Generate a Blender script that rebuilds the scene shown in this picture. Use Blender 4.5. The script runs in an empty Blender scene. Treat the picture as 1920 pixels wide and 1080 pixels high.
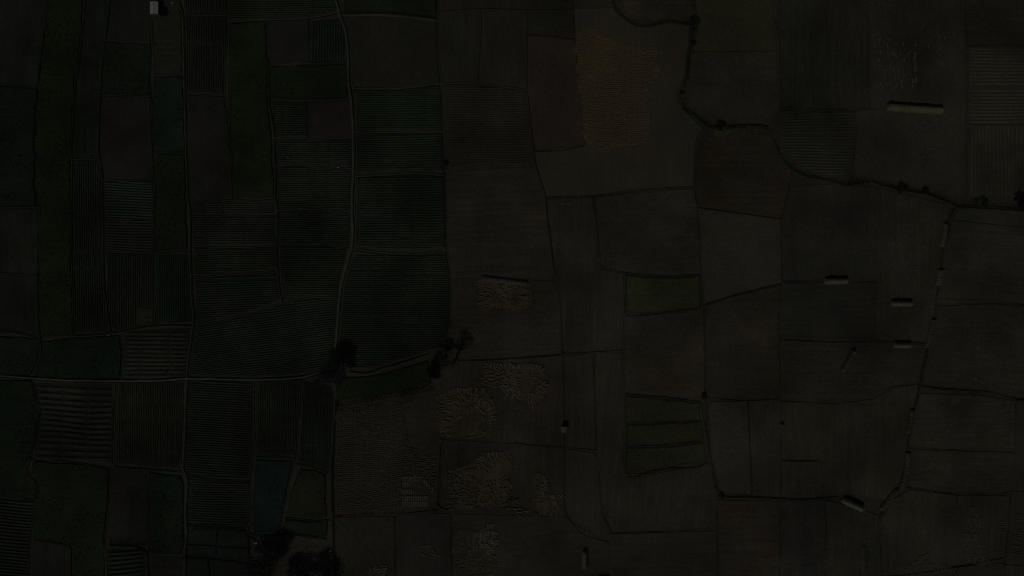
import bpy, math, random
from mathutils import Vector, noise as mnoise
random.seed(11)
R = random.random
def U(a, b): return a + (b - a) * random.random()

# ------------------------------------------------------------------ frame of reference
# metres on the ground; 5 photo pixels = 1 m, photo centre = world origin, north (photo top) = +Y
S = 5.0
def W(x, y): return ((x - 960) / S, (540 - y) / S)
KAL = 0.0345          # how bright a white sheet comes out under this dusk light

def lin(v):
    v /= 255.0
    return v / 12.92 if v <= 0.04045 else ((v + 0.055) / 1.055) ** 2.4
SAT = 0.95
def region(poly):
    cx = sum(p[0] for p in poly) / len(poly); cy = sum(p[1] for p in poly) / len(poly)
    return (20.6, 20.0, 15.0) if (cx > 838 or (cx > 626 and cy > 756)) else (11.6, 14.0, 8.9)
def blend(c, poly, k):
    m = region(poly); return tuple(a + (b - a) * k for a, b in zip(c, m))
def alb(c):
    g = (c[0] * .3 + c[1] * .59 + c[2] * .11) - .25
    return tuple(min(0.85, lin(g + (k - g) * SAT) / KAL) for i, k in enumerate(c))

sc = bpy.context.scene
COL = sc.collection

# ------------------------------------------------------------------ materials
_mats = {}
def soil_mat(c, ang=0.0, streak=0.3, mott=0.35, fine=0.45, warm=0.0, bump=0.12, scale=1.0, tag='soil'):
    key = (tag, tuple(round(v, 1) for v in c), round(ang, 1), streak, mott, fine, warm, bump, scale)
    if key in _mats: return _mats[key]
    m = bpy.data.materials.new(tag); m.use_nodes = True
    nt = m.node_tree; N = nt.nodes; L = nt.links
    bsdf = N['Principled BSDF']
    bsdf.inputs['Roughness'].default_value = 1.0
    bsdf.inputs['Specular IOR Level'].default_value = 0.0
    geo = N.new('ShaderNodeNewGeometry')
    mp = N.new('ShaderNodeMapping'); mp.inputs['Rotation'].default_value = (0, 0, math.radians(-ang))
    L.new(geo.outputs['Position'], mp.inputs['Vector'])
    def noise(sc_, detail, rough, src, strx=1.0, stry=1.0, off=0.0):
        mm = N.new('ShaderNodeMapping'); mm.inputs['Scale'].default_value = (strx, stry, 1)
        mm.inputs['Location'].default_value = (off, off * 1.7, off)
        L.new(src, mm.inputs['Vector'])
        t = N.new('ShaderNodeTexNoise'); t.inputs['Scale'].default_value = sc_
        t.inputs['Detail'].default_value = detail; t.inputs['Roughness'].default_value = rough
        L.new(mm.outputs[0], t.inputs['Vector']); return t.outputs['Fac']
    def remap(fac, lo, hi, a=0.3, b=0.7):
        r = N.new('ShaderNodeMapRange'); r.inputs['From Min'].default_value = a; r.inputs['From Max'].default_value = b
        r.inputs['To Min'].default_value = lo; r.inputs['To Max'].default_value = hi
        L.new(fac, r.inputs['Value']); return r.outputs['Result']
    def mul(a, b):
        q = N.new('ShaderNodeMath'); q.operation = 'MULTIPLY'; L.new(a, q.inputs[0]); L.new(b, q.inputs[1]); return q.outputs[0]
    big = noise(0.035 * scale, 6, 0.62, geo.outputs['Position'], off=4)
    U(0, 50)
    st = noise(0.9 * scale, 3, 0.6, mp.outputs[0], 0.05, 1.0, off=U(0, 50))
    fi = noise(1.5 * scale, 4, 0.75, geo.outputs['Position'], off=U(0, 50))
    mott *= 1.05; streak *= .5; fine *= .75
    f = mul(mul(remap(big, 1 - mott, 1 + mott), remap(st, 1 - streak, 1 + streak)), remap(fi, 1 - fine, 1 + fine))
    a = alb(c)
    rgb = N.new('ShaderNodeMix'); rgb.data_type = 'RGBA'
    w = warm
    rgb.inputs[6].default_value = (*a, 1)
    rgb.inputs[7].default_value = (min(.85, a[0] * (1.1 + w * .7)), a[1] * 0.99, a[2] * (0.94 - w * .3), 1)
    tn = noise(0.07 * scale, 3, 0.5, geo.outputs['Position'], off=U(0, 90))
    L.new(remap(tn, 0, 1, .45, .65), rgb.inputs[0])
    vm = N.new('ShaderNodeVectorMath'); vm.operation = 'SCALE'
    L.new(rgb.outputs[2], vm.inputs[0]); L.new(f, vm.inputs['Scale'])
    L.new(vm.outputs[0], bsdf.inputs['Base Color'])
    bp = N.new('ShaderNodeBump'); bp.inputs['Strength'].default_value = bump; bp.inputs['Distance'].default_value = 0.25
    ad = N.new('ShaderNodeMath'); ad.operation = 'ADD'; L.new(st, ad.inputs[0]); L.new(fi, ad.inputs[1])
    L.new(ad.outputs[0], bp.inputs['Height']); L.new(bp.outputs[0], bsdf.inputs['Normal'])
    _mats[key] = m
    return m
def crop_mat(c, **k):
    d = dict(streak=.12, mott=.35, fine=.45, bump=.5, tag='foliage'); d.update(k)
    return soil_mat(c, **d)
def row_mat(c, **k):
    d = dict(streak=.0, mott=.5, fine=.5, bump=.0, tag='crop_row'); d.update(k)
    return soil_mat(c, **d)

# ------------------------------------------------------------------ object helpers
def mesh_obj(name, verts, faces, mat, parent=None, smooth=False):
    me = bpy.data.meshes.new(name)
    me.from_pydata(verts, [], faces)
    me.materials.append(mat)
    if smooth: me.polygons.foreach_set('use_smooth', [True] * len(me.polygons))
    me.update()
    o = bpy.data.objects.new(name, me); COL.objects.link(o)
    if parent: o.parent = parent
    return o
def tag(o, label=None, cat=None, group=None, kind=None):
    if label: o['label'] = label
    if cat: o['category'] = cat
    if group: o['group'] = group
    if kind: o['kind'] = kind
    return o
def thing(name, label, cat, loc, rz=0, group=None):
    o = bpy.data.objects.new(name, None); COL.objects.link(o)
    o.empty_display_size = .5
    o.location = loc; o.rotation_euler = (0, 0, rz)
    return tag(o, label, cat, group)

def ext(p):
    x, y = p
    if x <= 0: x = -130
    if x >= 1920: x = 2050
    if y <= 0: y = -110
    if y >= 1080: y = 1190
    return (x, y)

# ------------------------------------------------------------------ ground sheet
def build_ground():
    n = 90; ext_ = 1500
    vs = []; fs = []
    cs = [(-ext_ + 2 * ext_ * i / n) for i in range(n + 1)]
    for j in range(n + 1):
        for i in range(n + 1):
            x, y = cs[i], cs[j]
            r = max(abs(x) / 230, abs(y) / 150)
            z = -0.02 if r < 1.25 else -0.02 + 0.8 * (mnoise.noise(Vector((x * .006, y * .006, 3)))) * min(1, (r - 1.25))- .3 * min(1, r - 1.25)
            vs.append((x, y, z))
    for j in range(n):
        for i in range(n):
            a = j * (n + 1) + i; fs.append((a, a + 1, a + n + 2, a + n + 1))
    tag(mesh_obj('ground', vs, fs, soil_mat((18, 17, 13), 0, .25, .4, .4)), kind='structure')
build_ground()

# ------------------------------------------------------------------ fields
_fi = [0]
FIELDZ = {}
def jag(pts, step=3.0, amp=0.16):
    """subdivide a polygon's outline and make it a little uneven"""
    out = []
    n = len(pts)
    for i in range(n):
        a = pts[i]; b = pts[(i + 1) % n]
        d = math.dist(a, b); k = max(1, int(d / step))
        for j in range(k):
            t = j / k
            x = a[0] + (b[0] - a[0]) * t; y = a[1] + (b[1] - a[1]) * t
            out.append((x + mnoise.noise(Vector((x * .25, y * .25, 0))) * amp * 2,
                        y + mnoise.noise(Vector((x * .25, y * .25, 9))) * amp * 2))
    return out
def field(poly, c, ang=0, raw=False, **k):
    if not raw: c = blend(c, poly, .33)
    _fi[0] += 1
    z = 0.0016 * _fi[0]
    P = jag([W(*ext(p)) for p in poly])
    # the sheet keeps a small skirt so that it never floats
    n = len(P)
    vs = [(x, y, z) for x, y in P] + [(x, y, -0.05) for x, y in P]
    fs = [tuple(range(n))] + [(i, i + n, (i + 1) % n + n, (i + 1) % n) for i in range(n)]
    area = sum(P[i][0] * P[(i + 1) % n][1] - P[(i + 1) % n][0] * P[i][1] for i in range(n))
    if area < 0: fs[0] = tuple(reversed(fs[0]))
    o = mesh_obj('field', vs, fs, soil_mat(c, ang, **k))
    tag(o, kind='structure')
    return z
def inside(p, P):
    x, y = p; r = False; n = len(P); j = n - 1
    for i in range(n):
        xi, yi = P[i]; xj, yj = P[j]
        if (yi > y) != (yj > y) and x < (xj - xi) * (y - yi) / (yj - yi) + xi: r = not r
        j = i
    return r

def crop(poly, c, label, soil=None, h=0.45, tufts=1.0, **k):
    """a close-planted crop: soil sheet, raised leafy canopy with uneven top, tufts"""
    c = blend(c, poly, .25); c = (c[0] + .4, c[1] + .35, c[2] - .5)
    z0 = field(poly, soil or tuple(v * .75 for v in c), raw=True)
    P0 = [W(*ext(p)) for p in poly]
    P = jag(P0, 1.2, .3)
    n = len(P)
    cx = sum(p[0] for p in P) / n; cy = sum(p[1] for p in P) / n
    sg = 1 if sum(P[i][0] * P[(i + 1) % n][1] - P[(i + 1) % n][0] * P[i][1] for i in range(n)) > 0 else -1
    Q = []
    for i in range(n):
        a, b = P[i - 2], P[(i + 2) % n]
        dx, dy = b[0] - a[0], b[1] - a[1]; l = math.hypot(dx, dy) or 1
        Q.append((P[i][0] - sg * dy / l * .42, P[i][1] + sg * dx / l * .42))
    P = Q
    vs = []; fs = []
    for (x, y) in P: vs.append((x, y, h * (.85 + .3 * mnoise.noise(Vector((x, y, 2))))))
    for (x, y) in P: vs.append((x, y, 0))
    area = sum(P[i][0] * P[(i + 1) % n][1] - P[(i + 1) % n][0] * P[i][1] for i in range(n))
    top = list(range(n))
    if area < 0: top.reverse()
    fs.append(tuple(top))
    fs += [(i, i + n, (i + 1) % n + n, (i + 1) % n) for i in range(n)]
    xs = [p[0] for p in P]; ys = [p[1] for p in P]
    cnt = int(abs(area) / 2 * 1.3 * tufts)
    for _ in range(cnt):
        x = U(min(xs), max(xs)); y = U(min(ys), max(ys))
        if mnoise.noise(Vector((x * .12, y * .12, 5))) + U(-.35, .35) < 0: continue
        if not inside((x, y), P): continue
        s = U(.16, .42); a = U(0, 6.28); b = len(vs); q = U(.1, .35)
        for kx in range(3):
            vs.append((x + s * math.cos(a + kx * 2.09), y + s * math.sin(a + kx * 2.09), h - .03))
        vs.append((x + U(-.1, .1), y + U(-.1, .1), h + q))
        fs += [(b, b + 1, b + 3), (b + 1, b + 2, b + 3), (b + 2, b, b + 3)]
    o = mesh_obj('crop', vs, fs, crop_mat(c, **k))
    tag(o, label, 'crop', kind='stuff')

def rows(poly, c, dark, label, ang=0.0, sp=4.0, h=0.28, w=0.62, seams=(), seam_dir=None, wob=0.5, name='crop_rows', cat='crop', noiseamp=0.0):
    """ridged rows; ang = photo angle of the rows (0 = left-right, 90 = up-down)"""
    mid = tuple((a + b) / 2 for a, b in zip(c, dark)); m2 = blend(mid, poly, .4); m2 = (m2[0] + .7, m2[1] + 1.0, m2[2] + .4)
    c, dark = tuple(n_ + (a - m_) * .74 for a, m_, n_ in zip(c, mid, m2)), tuple(n_ + (a - m_) * .58 for a, m_, n_ in zip(dark, mid, m2))
    field(poly, dark, ang, raw=True, streak=.1, mott=.2, fine=.2)
    P = [W(*ext(p)) for p in poly]
    a = math.radians(ang); d = (math.cos(a), math.sin(a)); nrm = (-d[1], d[0])
    vs = []; fs = []
    sp /= S
    tmin = min(p[0] * nrm[0] + p[1] * nrm[1] for p in P); tmax = max(p[0] * nrm[0] + p[1] * nrm[1] for p in P)
    t = tmin + sp * .6
    seed = U(0, 100)
    k = 0
    while t < tmax - sp * .4:
        k += 1
        xs = []
        n = len(P)
        for i in range(n):
            p = P[i]; q = P[(i + 1) % n]
            tp = p[0] * nrm[0] + p[1] * nrm[1]; tq = q[0] * nrm[0] + q[1] * nrm[1]
            if (tp > t) != (tq > t):
                f = (t - tp) / (tq - tp)
                x = p[0] + (q[0] - p[0]) * f; y = p[1] + (q[1] - p[1]) * f
                xs.append(x * d[0] + y * d[1])
        xs.sort()
        for u0, u1 in zip(xs[::2], xs[1::2]):
            u0 += U(.25, .7); u1 -= U(.25, .7)
            if u1 - u0 < 1: continue
            # cross channels cut the rows
            cuts = []
            for s_ in seams:
                q = s_ if seam_dir is None else s_
                us = (W(q, 0)[0] if abs(ang) < 45 else W(0, q)[1])
                if u0 + .6 < us < u1 - .6: cuts.append(us)
            cuts.sort()
            segs = []; cur = u0
            for cu in cuts:
                
                    if R() < .2: continue
                    segs.append((cur, cu - U(.08, .28))); cur = cu + U(.08, .28)
            segs.append((cur, u1))
            for s0, s1 in segs:
                if R() < .012: continue
                m = max(2, int((s1 - s0) / 1.3))
                hw = sp * w * .5
                base = len(vs)
                rowamp = U(.85, 1.12)
                for i in range(m + 1):
                    u = s0 + (s1 - s0) * i / m
                    off = wob * sp * mnoise.noise(Vector((u * .045 + seed, t * .09, 1))) + U(-.04, .04)
                    ww = hw * rowamp * (1 + .35 * mnoise.noise(Vector((u * .5, t * 2, seed)))) * (0.55 if i in (0, m) else 1)
                    hh = h * (1 + .4 * mnoise.noise(Vector((u * .6, t * 2, seed + 7)))) * (.3 if i in (0, m) else 1)
                    for (o_, z_) in ((-ww, .05), (-ww * .45, hh * .9), (ww * .45, hh), (ww, .05)):
                        tt = t + off + o_
                        vs.append((u * d[0] + tt * nrm[0], u * d[1] + tt * nrm[1], z_ + .12))
                for i in range(m):
                    for q in range(3):
                        a0 = base + i * 4 + q
                        fs.append((a0, a0 + 4, a0 + 5, a0 + 1))
        t += sp * U(.97, 1.03)
    if not fs: return
    o = mesh_obj(name, vs, [tuple(reversed(f)) for f in fs] if False else fs, row_mat(c))
    tag(o, label, cat, kind='stuff')

LG = (14.5, 17, 12.5); DG = (6, 8, 5)
exec_list = []
# -- left block, columns from the left edge
field([(0,0),(92,0),(85,50),(76,120),(71,165),(0,157)], (14,13,12), 85)
crop([(0,157),(71,165),(66,255),(66,340),(68,388),(0,388)], (7,11,8.5), 'dark blue-green low crop at the left edge, west of the long black ditch, above the bare plots', h=.4)
field([(0,388),(68,388),(73,480),(72,515),(0,510)], (13,13,11), 90)
field([(0,510),(72,515),(73,600),(76,635),(40,625),(0,620)], (11.5,12,10), 90)
crop([(0,620),(76,635),(77,660),(58,705),(0,703)], (9,12,9), 'small patchy green crop at the left edge just above the pale east-west path')
crop([(0,710),(60,714),(74,765),(76,790),(60,860),(53,880),(72,912),(68,935),(0,932)], (6.5,11,7), 'deep green crop at the left edge just below the pale east-west path')
rows([(0,932),(68,938),(58,1010),(52,1080),(0,1080)], (14,16,13.5), (5,6,5), 'slanting widely spaced crop rows in the bottom left corner', ang=-5, sp=6.2)
crop([(92,0),(160,0),(155,50),(148,110),(141,150),(138,200),(133,290),(134,400),(134,480),(137,560),(138,628),(76,632),(73,600),(72,540),(73,480),(68,385),(66,340),(65,270),(70,190),(76,120),(85,50)], (9.5,13.5,6), 'very long narrow strip of olive green crop east of the long black ditch', tufts=1.3)
crop([(78,640),(138,632),(225,628),(229,660),(226,710),(130,710),(64,704),(77,660)], (7,12,7.5), 'dark green rectangular crop above the pale east-west path, left of the ridged brown plot')
rows([(64,718),(211,720),(213,780),(208,866),(150,863),(64,856),(76,790),(74,765)], (15,13.5,11.3), (9.5,9.3,8), 'broad brown planting ridges below the pale east-west path, second plot from the left edge', ang=-2, sp=10.5, w=.72, h=.35, seams=(126,173), name='planting_ridges', wob=.6)
crop([(62,864),(150,870),(205,878),(203,940),(197,1000),(195,1080),(140,1080),(137,1026),(112,1018),(62,1010),(64,960),(72,930),(72,910),(57,882)], (9,13,8), 'green crop below the ridged brown plot, wrapped round a bare corner plot')
field([(62,1012),(112,1020),(135,1028),(135,1080),(54,1080)], (15.5,13.5,12), 90)
field([(160,0),(205,0),(200,50),(190,122),(146,122),(155,50)], (12,13,10), 90)
field([(145,124),(190,123),(184,200),(139,200)], (12,12.5,10.5), 90)
field([(138,202),(184,202),(184,260),(185,297),(134,297)], (10,12,9), 90)
rows([(136,302),(184,302),(191,330),(191,400),(192,480),(198,570),(206,622),(139,624),(136,560),(135,480)], (16,17,15), DG, 'narrow strip of grey-green crop rows running down the photo, east of the long olive strip', ang=90, sp=4.2, seams=(405,475,508))
field([(208,0),(284,0),(284,80),(195,75)], (12,12,11), 90)
crop([(196,78),(284,82),(282,178),(189,176)], (7.5,11.5,7.5), 'dark green crop with thin patches above the large bare brown plot at left')
field([(188,180),(284,182),(288,270),(290,335),(191,338),(185,290)], (15.5,13.8,12.5), 90, streak=.12)
rows([(193,341),(289,339),(290,412),(194,412)], (18,20,19), (7,8,8), 'grey bluish rows rising slightly, below the large bare brown plot at left', ang=-3, sp=5)
rows([(194,413),(290,413),(289,470),(196,472)], (17.5,15.5,13.5), (10,9,8), 'brownish thin rows directly under the grey bluish rows at left', ang=-2, sp=5)
rows([(200,476),(287,476),(293,608),(212,620),(201,570)], (14.5,15.5,12.5), (5.5,6.5,5), 'dense dark rows running down the photo, left of the teal rows', ang=90, sp=4.2)
crop([(255,577),(287,577),(290,608),(255,611)], (13.5,14,9), 'tiny square olive patch at the lower end of the dense dark rows')
crop([(288,0),(334,0),(341,30),(343,139),(286,139)], (13,13.5,9), 'olive brown weedy plot below the pale roofed hut', tufts=.6)
crop([(288,146),(343,143),(346,200),(347,285),(291,285),(286,190)], (6.5,13,9.8), 'narrow smooth teal green plot beside the long path, above the olive strip', tufts=.5)
crop([(292,289),(348,289),(350,400),(353,467),(292,469)], (9,13,6.5), 'narrow olive green strip between the teal plot above and the teal rows below', tufts=1.3)
rows([(293,476),(353,476),(357,540),(360,603),(298,607),(293,560)], (8,16,13), (4,8,7), 'teal green rows running down the photo beside the long path', ang=90, sp=4.2)
rows([(344,0),(425,0),(424,27),(346,29)], (14,13.5,12), (7.5,7.5,7), 'brown rows running down to the top edge, right of the hut and the long path', ang=90, sp=4.4)
rows([(347,33),(424,31),(423,100),(420,174),(351,173)], (14,13.5,12), (7.5,7.5,7), 'brown rows running down the photo in the plot right of the long path near the hut', ang=90, sp=4.4, seams=(85,133))
field([(351,180),(421,182),(432,280),(437,370),(400,376),(354,378),(350,340)], (14.5,12.8,12.5), 90, streak=.1)
crop([(430,44),(499,40),(502,110),(502,190),(511,260),(515,371),(443,371),(435,290),(428,190),(429,100)], (10,14,6.5), 'tall olive green crop strip left of the bare violet-grey plot', tufts=1.2)
rows([(430,0),(632,0),(631,20),(560,31),(500,34),(430,36)], (12.5,14.5,9.5), (6,8,5), 'dark green rows at the top edge left of the main farm track', sp=4.2, seams=(588,))
field([(500,40),(578,38),(580,115),(505,122)], (14,13,13), 0, streak=.1)
rows([(583,40),(638,34),(647,70),(652,117),(583,117)], (16,19,15), (4.5,6.5,4.5), 'small plot of crisp upright dark rows beside the main farm track', ang=90, sp=5.2, w=.55, seams=(61,92))
crop([(506,124),(652,121),(653,184),(578,186),(509,184)], (9,13,6.5), 'green crop between the crisp upright rows and the small brown plot, left of the track')
rows([(511,192),(575,192),(575,255),(516,257)], (14,16,12.5), (5.5,7.5,5), 'small plot of dark rows beside the small bare brown plot left of the track', sp=4.4, seams=(530,556))
field([(579,191),(658,190),(661,256),(579,257)], (16.5,13.6,12.5), 90, streak=.1)
rows([(517,264),(659,264),(660,312),(610,307),(560,305),(519,309)], LG, DG, 'dark crop rows holding a lone pale figure, left of the main farm track', sp=4.1, seams=(595,616))
rows([(519,317),(560,313),(610,316),(659,321),(658,397),(600,390),(521,392)], LG, DG, 'dark crop rows in the plot below the one with the lone figure', sp=4.1, seams=(590,613,583))
rows([(522,399),(600,397),(658,405),(655,461),(600,455),(523,455)], LG, DG, 'dark crop rows left of the track, just above the bend', sp=4.1, seams=(605,635))
rows([(526,463),(600,462),(650,469),(638,520),(633,554),(580,554),(531,563),(526,505)], LG, (6,7.5,5), 'dark crop rows tucked into the bend of the main farm track', ang=0, sp=4.1)
rows([(361,384),(513,380),(514,401),(361,403)], (18,17.5,16.5), (8,8,8), 'thin plot of greyish rows below the long bare plot', sp=4.3, seams=(385,420,490))
rows([(361,410),(515,408),(517,455),(440,460),(363,458)], (18,17.5,16.5), (8,8,8), 'greyish rows with brown flecks, second plot below the long bare plot', sp=4.3, seams=(388,422,458))
rows([(364,466),(440,469),(519,465),(520,501),(480,507),(365,517)], LG, DG, 'shallow plot of dark rows above a faint dividing bund, left centre', sp=4.2, ang=1)
rows([(366,526),(420,520),(480,516),(522,510),(526,562),(480,579),(440,591),(367,603)], (14,15.5,12), DG, 'dark rows above the long diagonal bund', sp=4.3, ang=2, seams=(389,))
rows([(367,611),(440,600),(480,589),(530,573),(580,564),(632,562),(628,640),(620,686),(600,690),(560,701),(480,706),(420,704),(357,704),(357,680),(366,620)], (13.5,16,12), DG, 'big plot of slanting dark green rows below the long diagonal bund', ang=7, sp=4.3)
# -- plots below the pale path
rows([(224,718),(345,716),(343,780),(341,850),(339,878),(275,873),(217,869),(219,780)], (15.5,15.5,11), (7,8,5.5), 'olive brown rows running down the photo, third plot along below the pale path', ang=90, sp=4.3, seams=(756,788,852))
rows([(354,716),(420,716),(474,717),(474,800),(470,858),(466,898),(400,895),(352,886),(348,870),(351,790)], (12.5,14.5,11), (5,6.5,4.5), 'dark rows below the pale path, left of the olive rows', ang=-3, sp=4.5)
rows([(484,716),(560,713),(561,760),(556,800),(552,854),(481,852),(483,800)], (14.5,16,10), (6.5,7.5,5), 'olive green rows running down the photo below the pale path', ang=90, sp=4.5, seams=(740,773,800,842))
rows([(570,714),(622,724),(625,760),(618,880),(600,877),(560,866),(565,800)], (12,13.5,9.5), (6,7,5), 'dark rows running down the photo just left of the sheaf-covered field', ang=90, sp=4.5, seams=(755,838,861))
crop([(563,876),(612,888),(612,968),(600,972),(537,966),(545,920)], (11.5,12.5,7.5), 'dark olive plot right of the blue-green plot near the bottom', tufts=.5)
crop([(534,974),(600,977),(614,972),(614,1006),(590,1004),(530,998)], (9.5,12.5,8), 'shallow green plot above the dark trees at the bottom', tufts=.6)
crop([(481,861),(549,864),(537,920),(524,996),(476,999),(474,930)], (6.5,13,14.5), 'smooth blue-green plot right of the blue tinted rows near the bottom', tufts=.4)
rows([(352,890),(400,902),(467,905),(466,960),(460,992),(420,986),(352,978)], (13.5,15.5,13), (7,9,8), 'blue tinted rows with a brown left half, near the bottom', ang=-2, sp=4.5)
field([(210,880),(275,885),(278,960),(275,1022),(200,1022),(204,950)], (14.5,13.2,11.5), 90, streak=.1)
crop([(279,884),(340,892),(346,910),(344,960),(346,1015),(340,1040),(278,1038)], (7.5,12,8), 'patchy dark green crop beside the bare brown plot near the bottom', tufts=1.4)
field([(275,1042),(340,1044),(342,1080),(275,1080)], (15,13,11.5), 0)
rows([(200,1030),(272,1030),(272,1080),(200,1080)], (10,12,9.5), (5,6,5), 'wide ragged dark green rows at the bottom edge', ang=4, sp=8, w=.7, h=.5)
rows([(233,622),(290,617),(357,616),(355,650),(349,704),(290,708),(233,710),(234,660)], (14.8,13.2,11), (8.5,8.2,7), 'broad reddish-brown ridges in the plot above the pale east-west path', ang=0, sp=8, w=.72, h=.35, seams=(262,316), name='planting_ridges')
field([(352,985),(420,992),(466,1002),(468,1080),(350,1080)], (10.5,12.5,11.5), 0)
# -- between the main track and the bare land
crop([(644,0),(821,0),(819,33),(750,24),(700,22),(646,22)], (11,13.5,8), 'dark green crop at the top edge right of the main farm track', tufts=.5)
field([(652,32),(700,31),(750,33),(820,41),(824,100),(824,153),(800,156),(740,162),(664,163),(660,110)], (17,15,11), 90, streak=.1, mott=.2)
rows([(669,171),(740,170),(800,164),(825,161),(829,243),(669,243)], (10,16,9.6), (6,9.5,5.8), 'bright teal-green rows right of the main farm track', sp=4.3, seams=(726,796))
rows([(670,253),(830,251),(831,320),(780,317),(720,318),(671,323)], (14,17,12), (6,8,5.5), 'dark rows right of the track directly under the teal-green rows', sp=4.3, ang=.5)
rows([(671,335),(720,332),(780,330),(832,335),(835,462),(790,468),(720,467),(669,459)], (15,17.5,12.5), (6,8,5), 'large square of dark rows right of the main farm track', sp=4.8, seams=(747,775))
rows([(668,478),(720,480),(790,481),(837,476),(841,500),(843,560),(838,620),(826,650),(790,662),(755,672),(720,682),(680,690),(640,688),(636,600),(644,545),(658,497)], (14,16,12), (6,8,5.5), 'rounded plot of dark rows right of the track, above the two groups of trees', sp=4.2, seams=(692,722,757,796))
crop([(636,706),(690,706),(720,700),(760,688),(803,675),(810,718),(790,730),(720,740),(632,752),(630,724)], (9,12,6), 'dark green curved plot between the two groups of trees')
# -- bare land of the right half
field([(824,0),(988,0),(988,16),(900,15),(824,22)], (15,14,10), 90)
field([(828,26),(898,22),(900,60),(896,152),(830,154)], (14.5,14.5,10.5), 90)
field([(904,20),(985,22),(984,158),(900,156)], (16.5,15.2,11.5), 90)
rows([(834,163),(984,167),(989,210),(999,304),(837,317)], (16.5,14.8,11.3), (11.5,10.5,8), 'faint brown stubble rows east of the teal-green plot', sp=4.6, name='stubble_rows', cat='stubble', h=.16)
field([(838,322),(1004,312),(1022,370),(1028,440),(1038,500),(1046,525),(848,520),(840,465),(838,380)], (19.5,17.5,14), 2, streak=.35)
field([(848,522),(1046,527),(1050,600),(1050,662),(960,670),(850,676),(838,640),(848,600)], (18.5,17,13.5), 2, streak=.3)
field([(634,762),(720,748),(820,730),(824,800),(822,850),(820,940),(760,962),(700,967),(628,967),(628,800)], (18,16,12.5), 0, streak=.2)
field([(812,720),(850,678),(960,674),(1052,668),(1058,760),(1058,832),(960,828),(824,820),(822,740)], (18,17,13.3), 85)
field([(826,824),(960,832),(1058,838),(1058,965),(960,962),(830,960)], (16.5,15.5,12), 90)
field([(628,970),(738,968),(740,1080),(628,1080)], (15.5,15.5,12), 40, streak=.1)
field([(742,966),(845,962),(845,1080),(742,1080)], (15.5,14.5,12.5), 90, streak=.15)
field([(848,964),(1060,970),(1080,985),(1140,1018),(1140,1080),(848,1080)], (18.5,17.5,13.5), 10)
field([(990,0),(1075,0),(1075,15),(990,15)], (12,11.5,9), 0)
field([(988,20),(1073,22),(1078,72),(988,64)], (13.5,12.8,9.8), 0)
field([(989,68),(1076,76),(1083,140),(1090,220),(1096,272),(1005,282),(996,240),(987,160)], (22,17,13.5), 90, mott=.2, streak=.15)
field([(1078,18),(1150,15),(1165,34),(1190,48),(1215,50),(1250,44),(1292,50),(1288,110),(1282,160),(1280,205),(1320,244),(1310,262),(1302,300),(1301,350),(1200,358),(1115,366),(1026,370),(1006,312),(1003,284),(1096,273),(1083,140),(1078,72)], (24,22,16), 90, streak=.12, mott=.18, fine=.25)
field([(1162,0),(1290,0),(1298,40),(1250,34),(1200,40),(1172,26)], (20.5,18,13.5), 0)
field([(1078,0),(1148,0),(1148,14),(1078,14)], (18,17,12), 0)
field([(1297,0),(1441,0),(1450,45),(1454,95),(1300,97),(1308,50)], (20,20,10.5), 90, streak=.1, mott=.15)
field([(1296,99),(1455,97),(1460,200),(1445,233),(1340,230),(1294,205),(1292,150)], (20.5,19.2,15), 0, streak=.12)
field([(1325,258),(1400,246),(1445,252),(1465,292),(1485,318),(1478,350),(1464,408),(1380,398),(1309,388),(1305,300)], (18.5,16,12), 0, warm=.15)
field([(1308,391),(1380,402),(1463,412),(1464,530),(1380,550),(1318,570),(1312,500)], (24,22.3,18), 0, streak=.15)
field([(1115,370),(1302,354),(1306,395),(1311,500),(1313,515),(1240,516),(1170,511),(1130,503),(1122,450)], (21.5,20,16), 3, streak=.2)
field([(1026,374),(1112,371),(1120,440),(1126,505),(1168,513),(1170,590),(1165,658),(1112,660),(1060,664),(1050,600),(1040,500)], (19.5,18.2,14.3), 87)
field([(1060,565),(1108,560),(1110,656),(1062,660)], (17,16,12.5), 90, warm=.1)
crop([(1174,517),(1240,522),(1311,519),(1312,577),(1260,583),(1200,588),(1176,586)], (18.3,20.3,10), 'bright olive green plot outlined by dark furrows, the upper of the two on bare land', tufts=.4, h=.3)
field([(1175,592),(1200,593),(1260,588),(1316,581),(1320,665),(1320,745),(1225,741),(1172,736)], (21,18.3,14.3), 0, warm=.1, streak=.15)
field([(1322,575),(1380,555),(1455,538),(1462,745),(1325,748)], (19.5,16.8,12.8), 0, warm=.05, streak=.12)
field([(1060,668),(1112,662),(1116,842),(1060,838)], (18.5,17.3,13.5), 90)
field([(1115,662),(1168,662),(1172,738),(1172,888),(1220,890),(1270,881),(1330,870),(1346,930),(1340,992),(1150,998),(1130,960),(1120,850)], (19,18,13.5), 85)
crop([(1173,742),(1225,745),(1311,756),(1313,789),(1260,790),(1230,792),(1173,793)], (15.6,17.2,9.8), 'topmost band of the larger olive plot, above its first dark cross furrow', tufts=.5, h=.3)
crop([(1174,796),(1230,795),(1260,793),(1315,791),(1320,826),(1264,832),(1230,834),(1174,836)], (15.6,17.2,9.8), 'middle band of the larger olive plot, between its two dark cross furrows', tufts=.5, h=.3)
crop([(1174,840),(1230,839),(1264,836),(1320,830),(1324,864),(1270,873),(1220,883),(1174,883)], (16.4,18,9.9), 'lowest and brightest band of the larger olive plot, under its second dark furrow', tufts=.5, h=.3)
field([(1328,754),(1400,752),(1408,925),(1350,922),(1334,860)], (22.5,21.3,16.5), 90, streak=.12)
field([(1404,752),(1462,748),(1465,932),(1412,928)], (19.5,18.5,14.5), 90)
field([(1060,842),(1116,850),(1128,960),(1143,1008),(1100,996),(1064,960)], (18,17.2,14.5), 90)
field([(1142,1002),(1342,995),(1345,1080),(1142,1080)], (18.5,17.5,13), 0)
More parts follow.
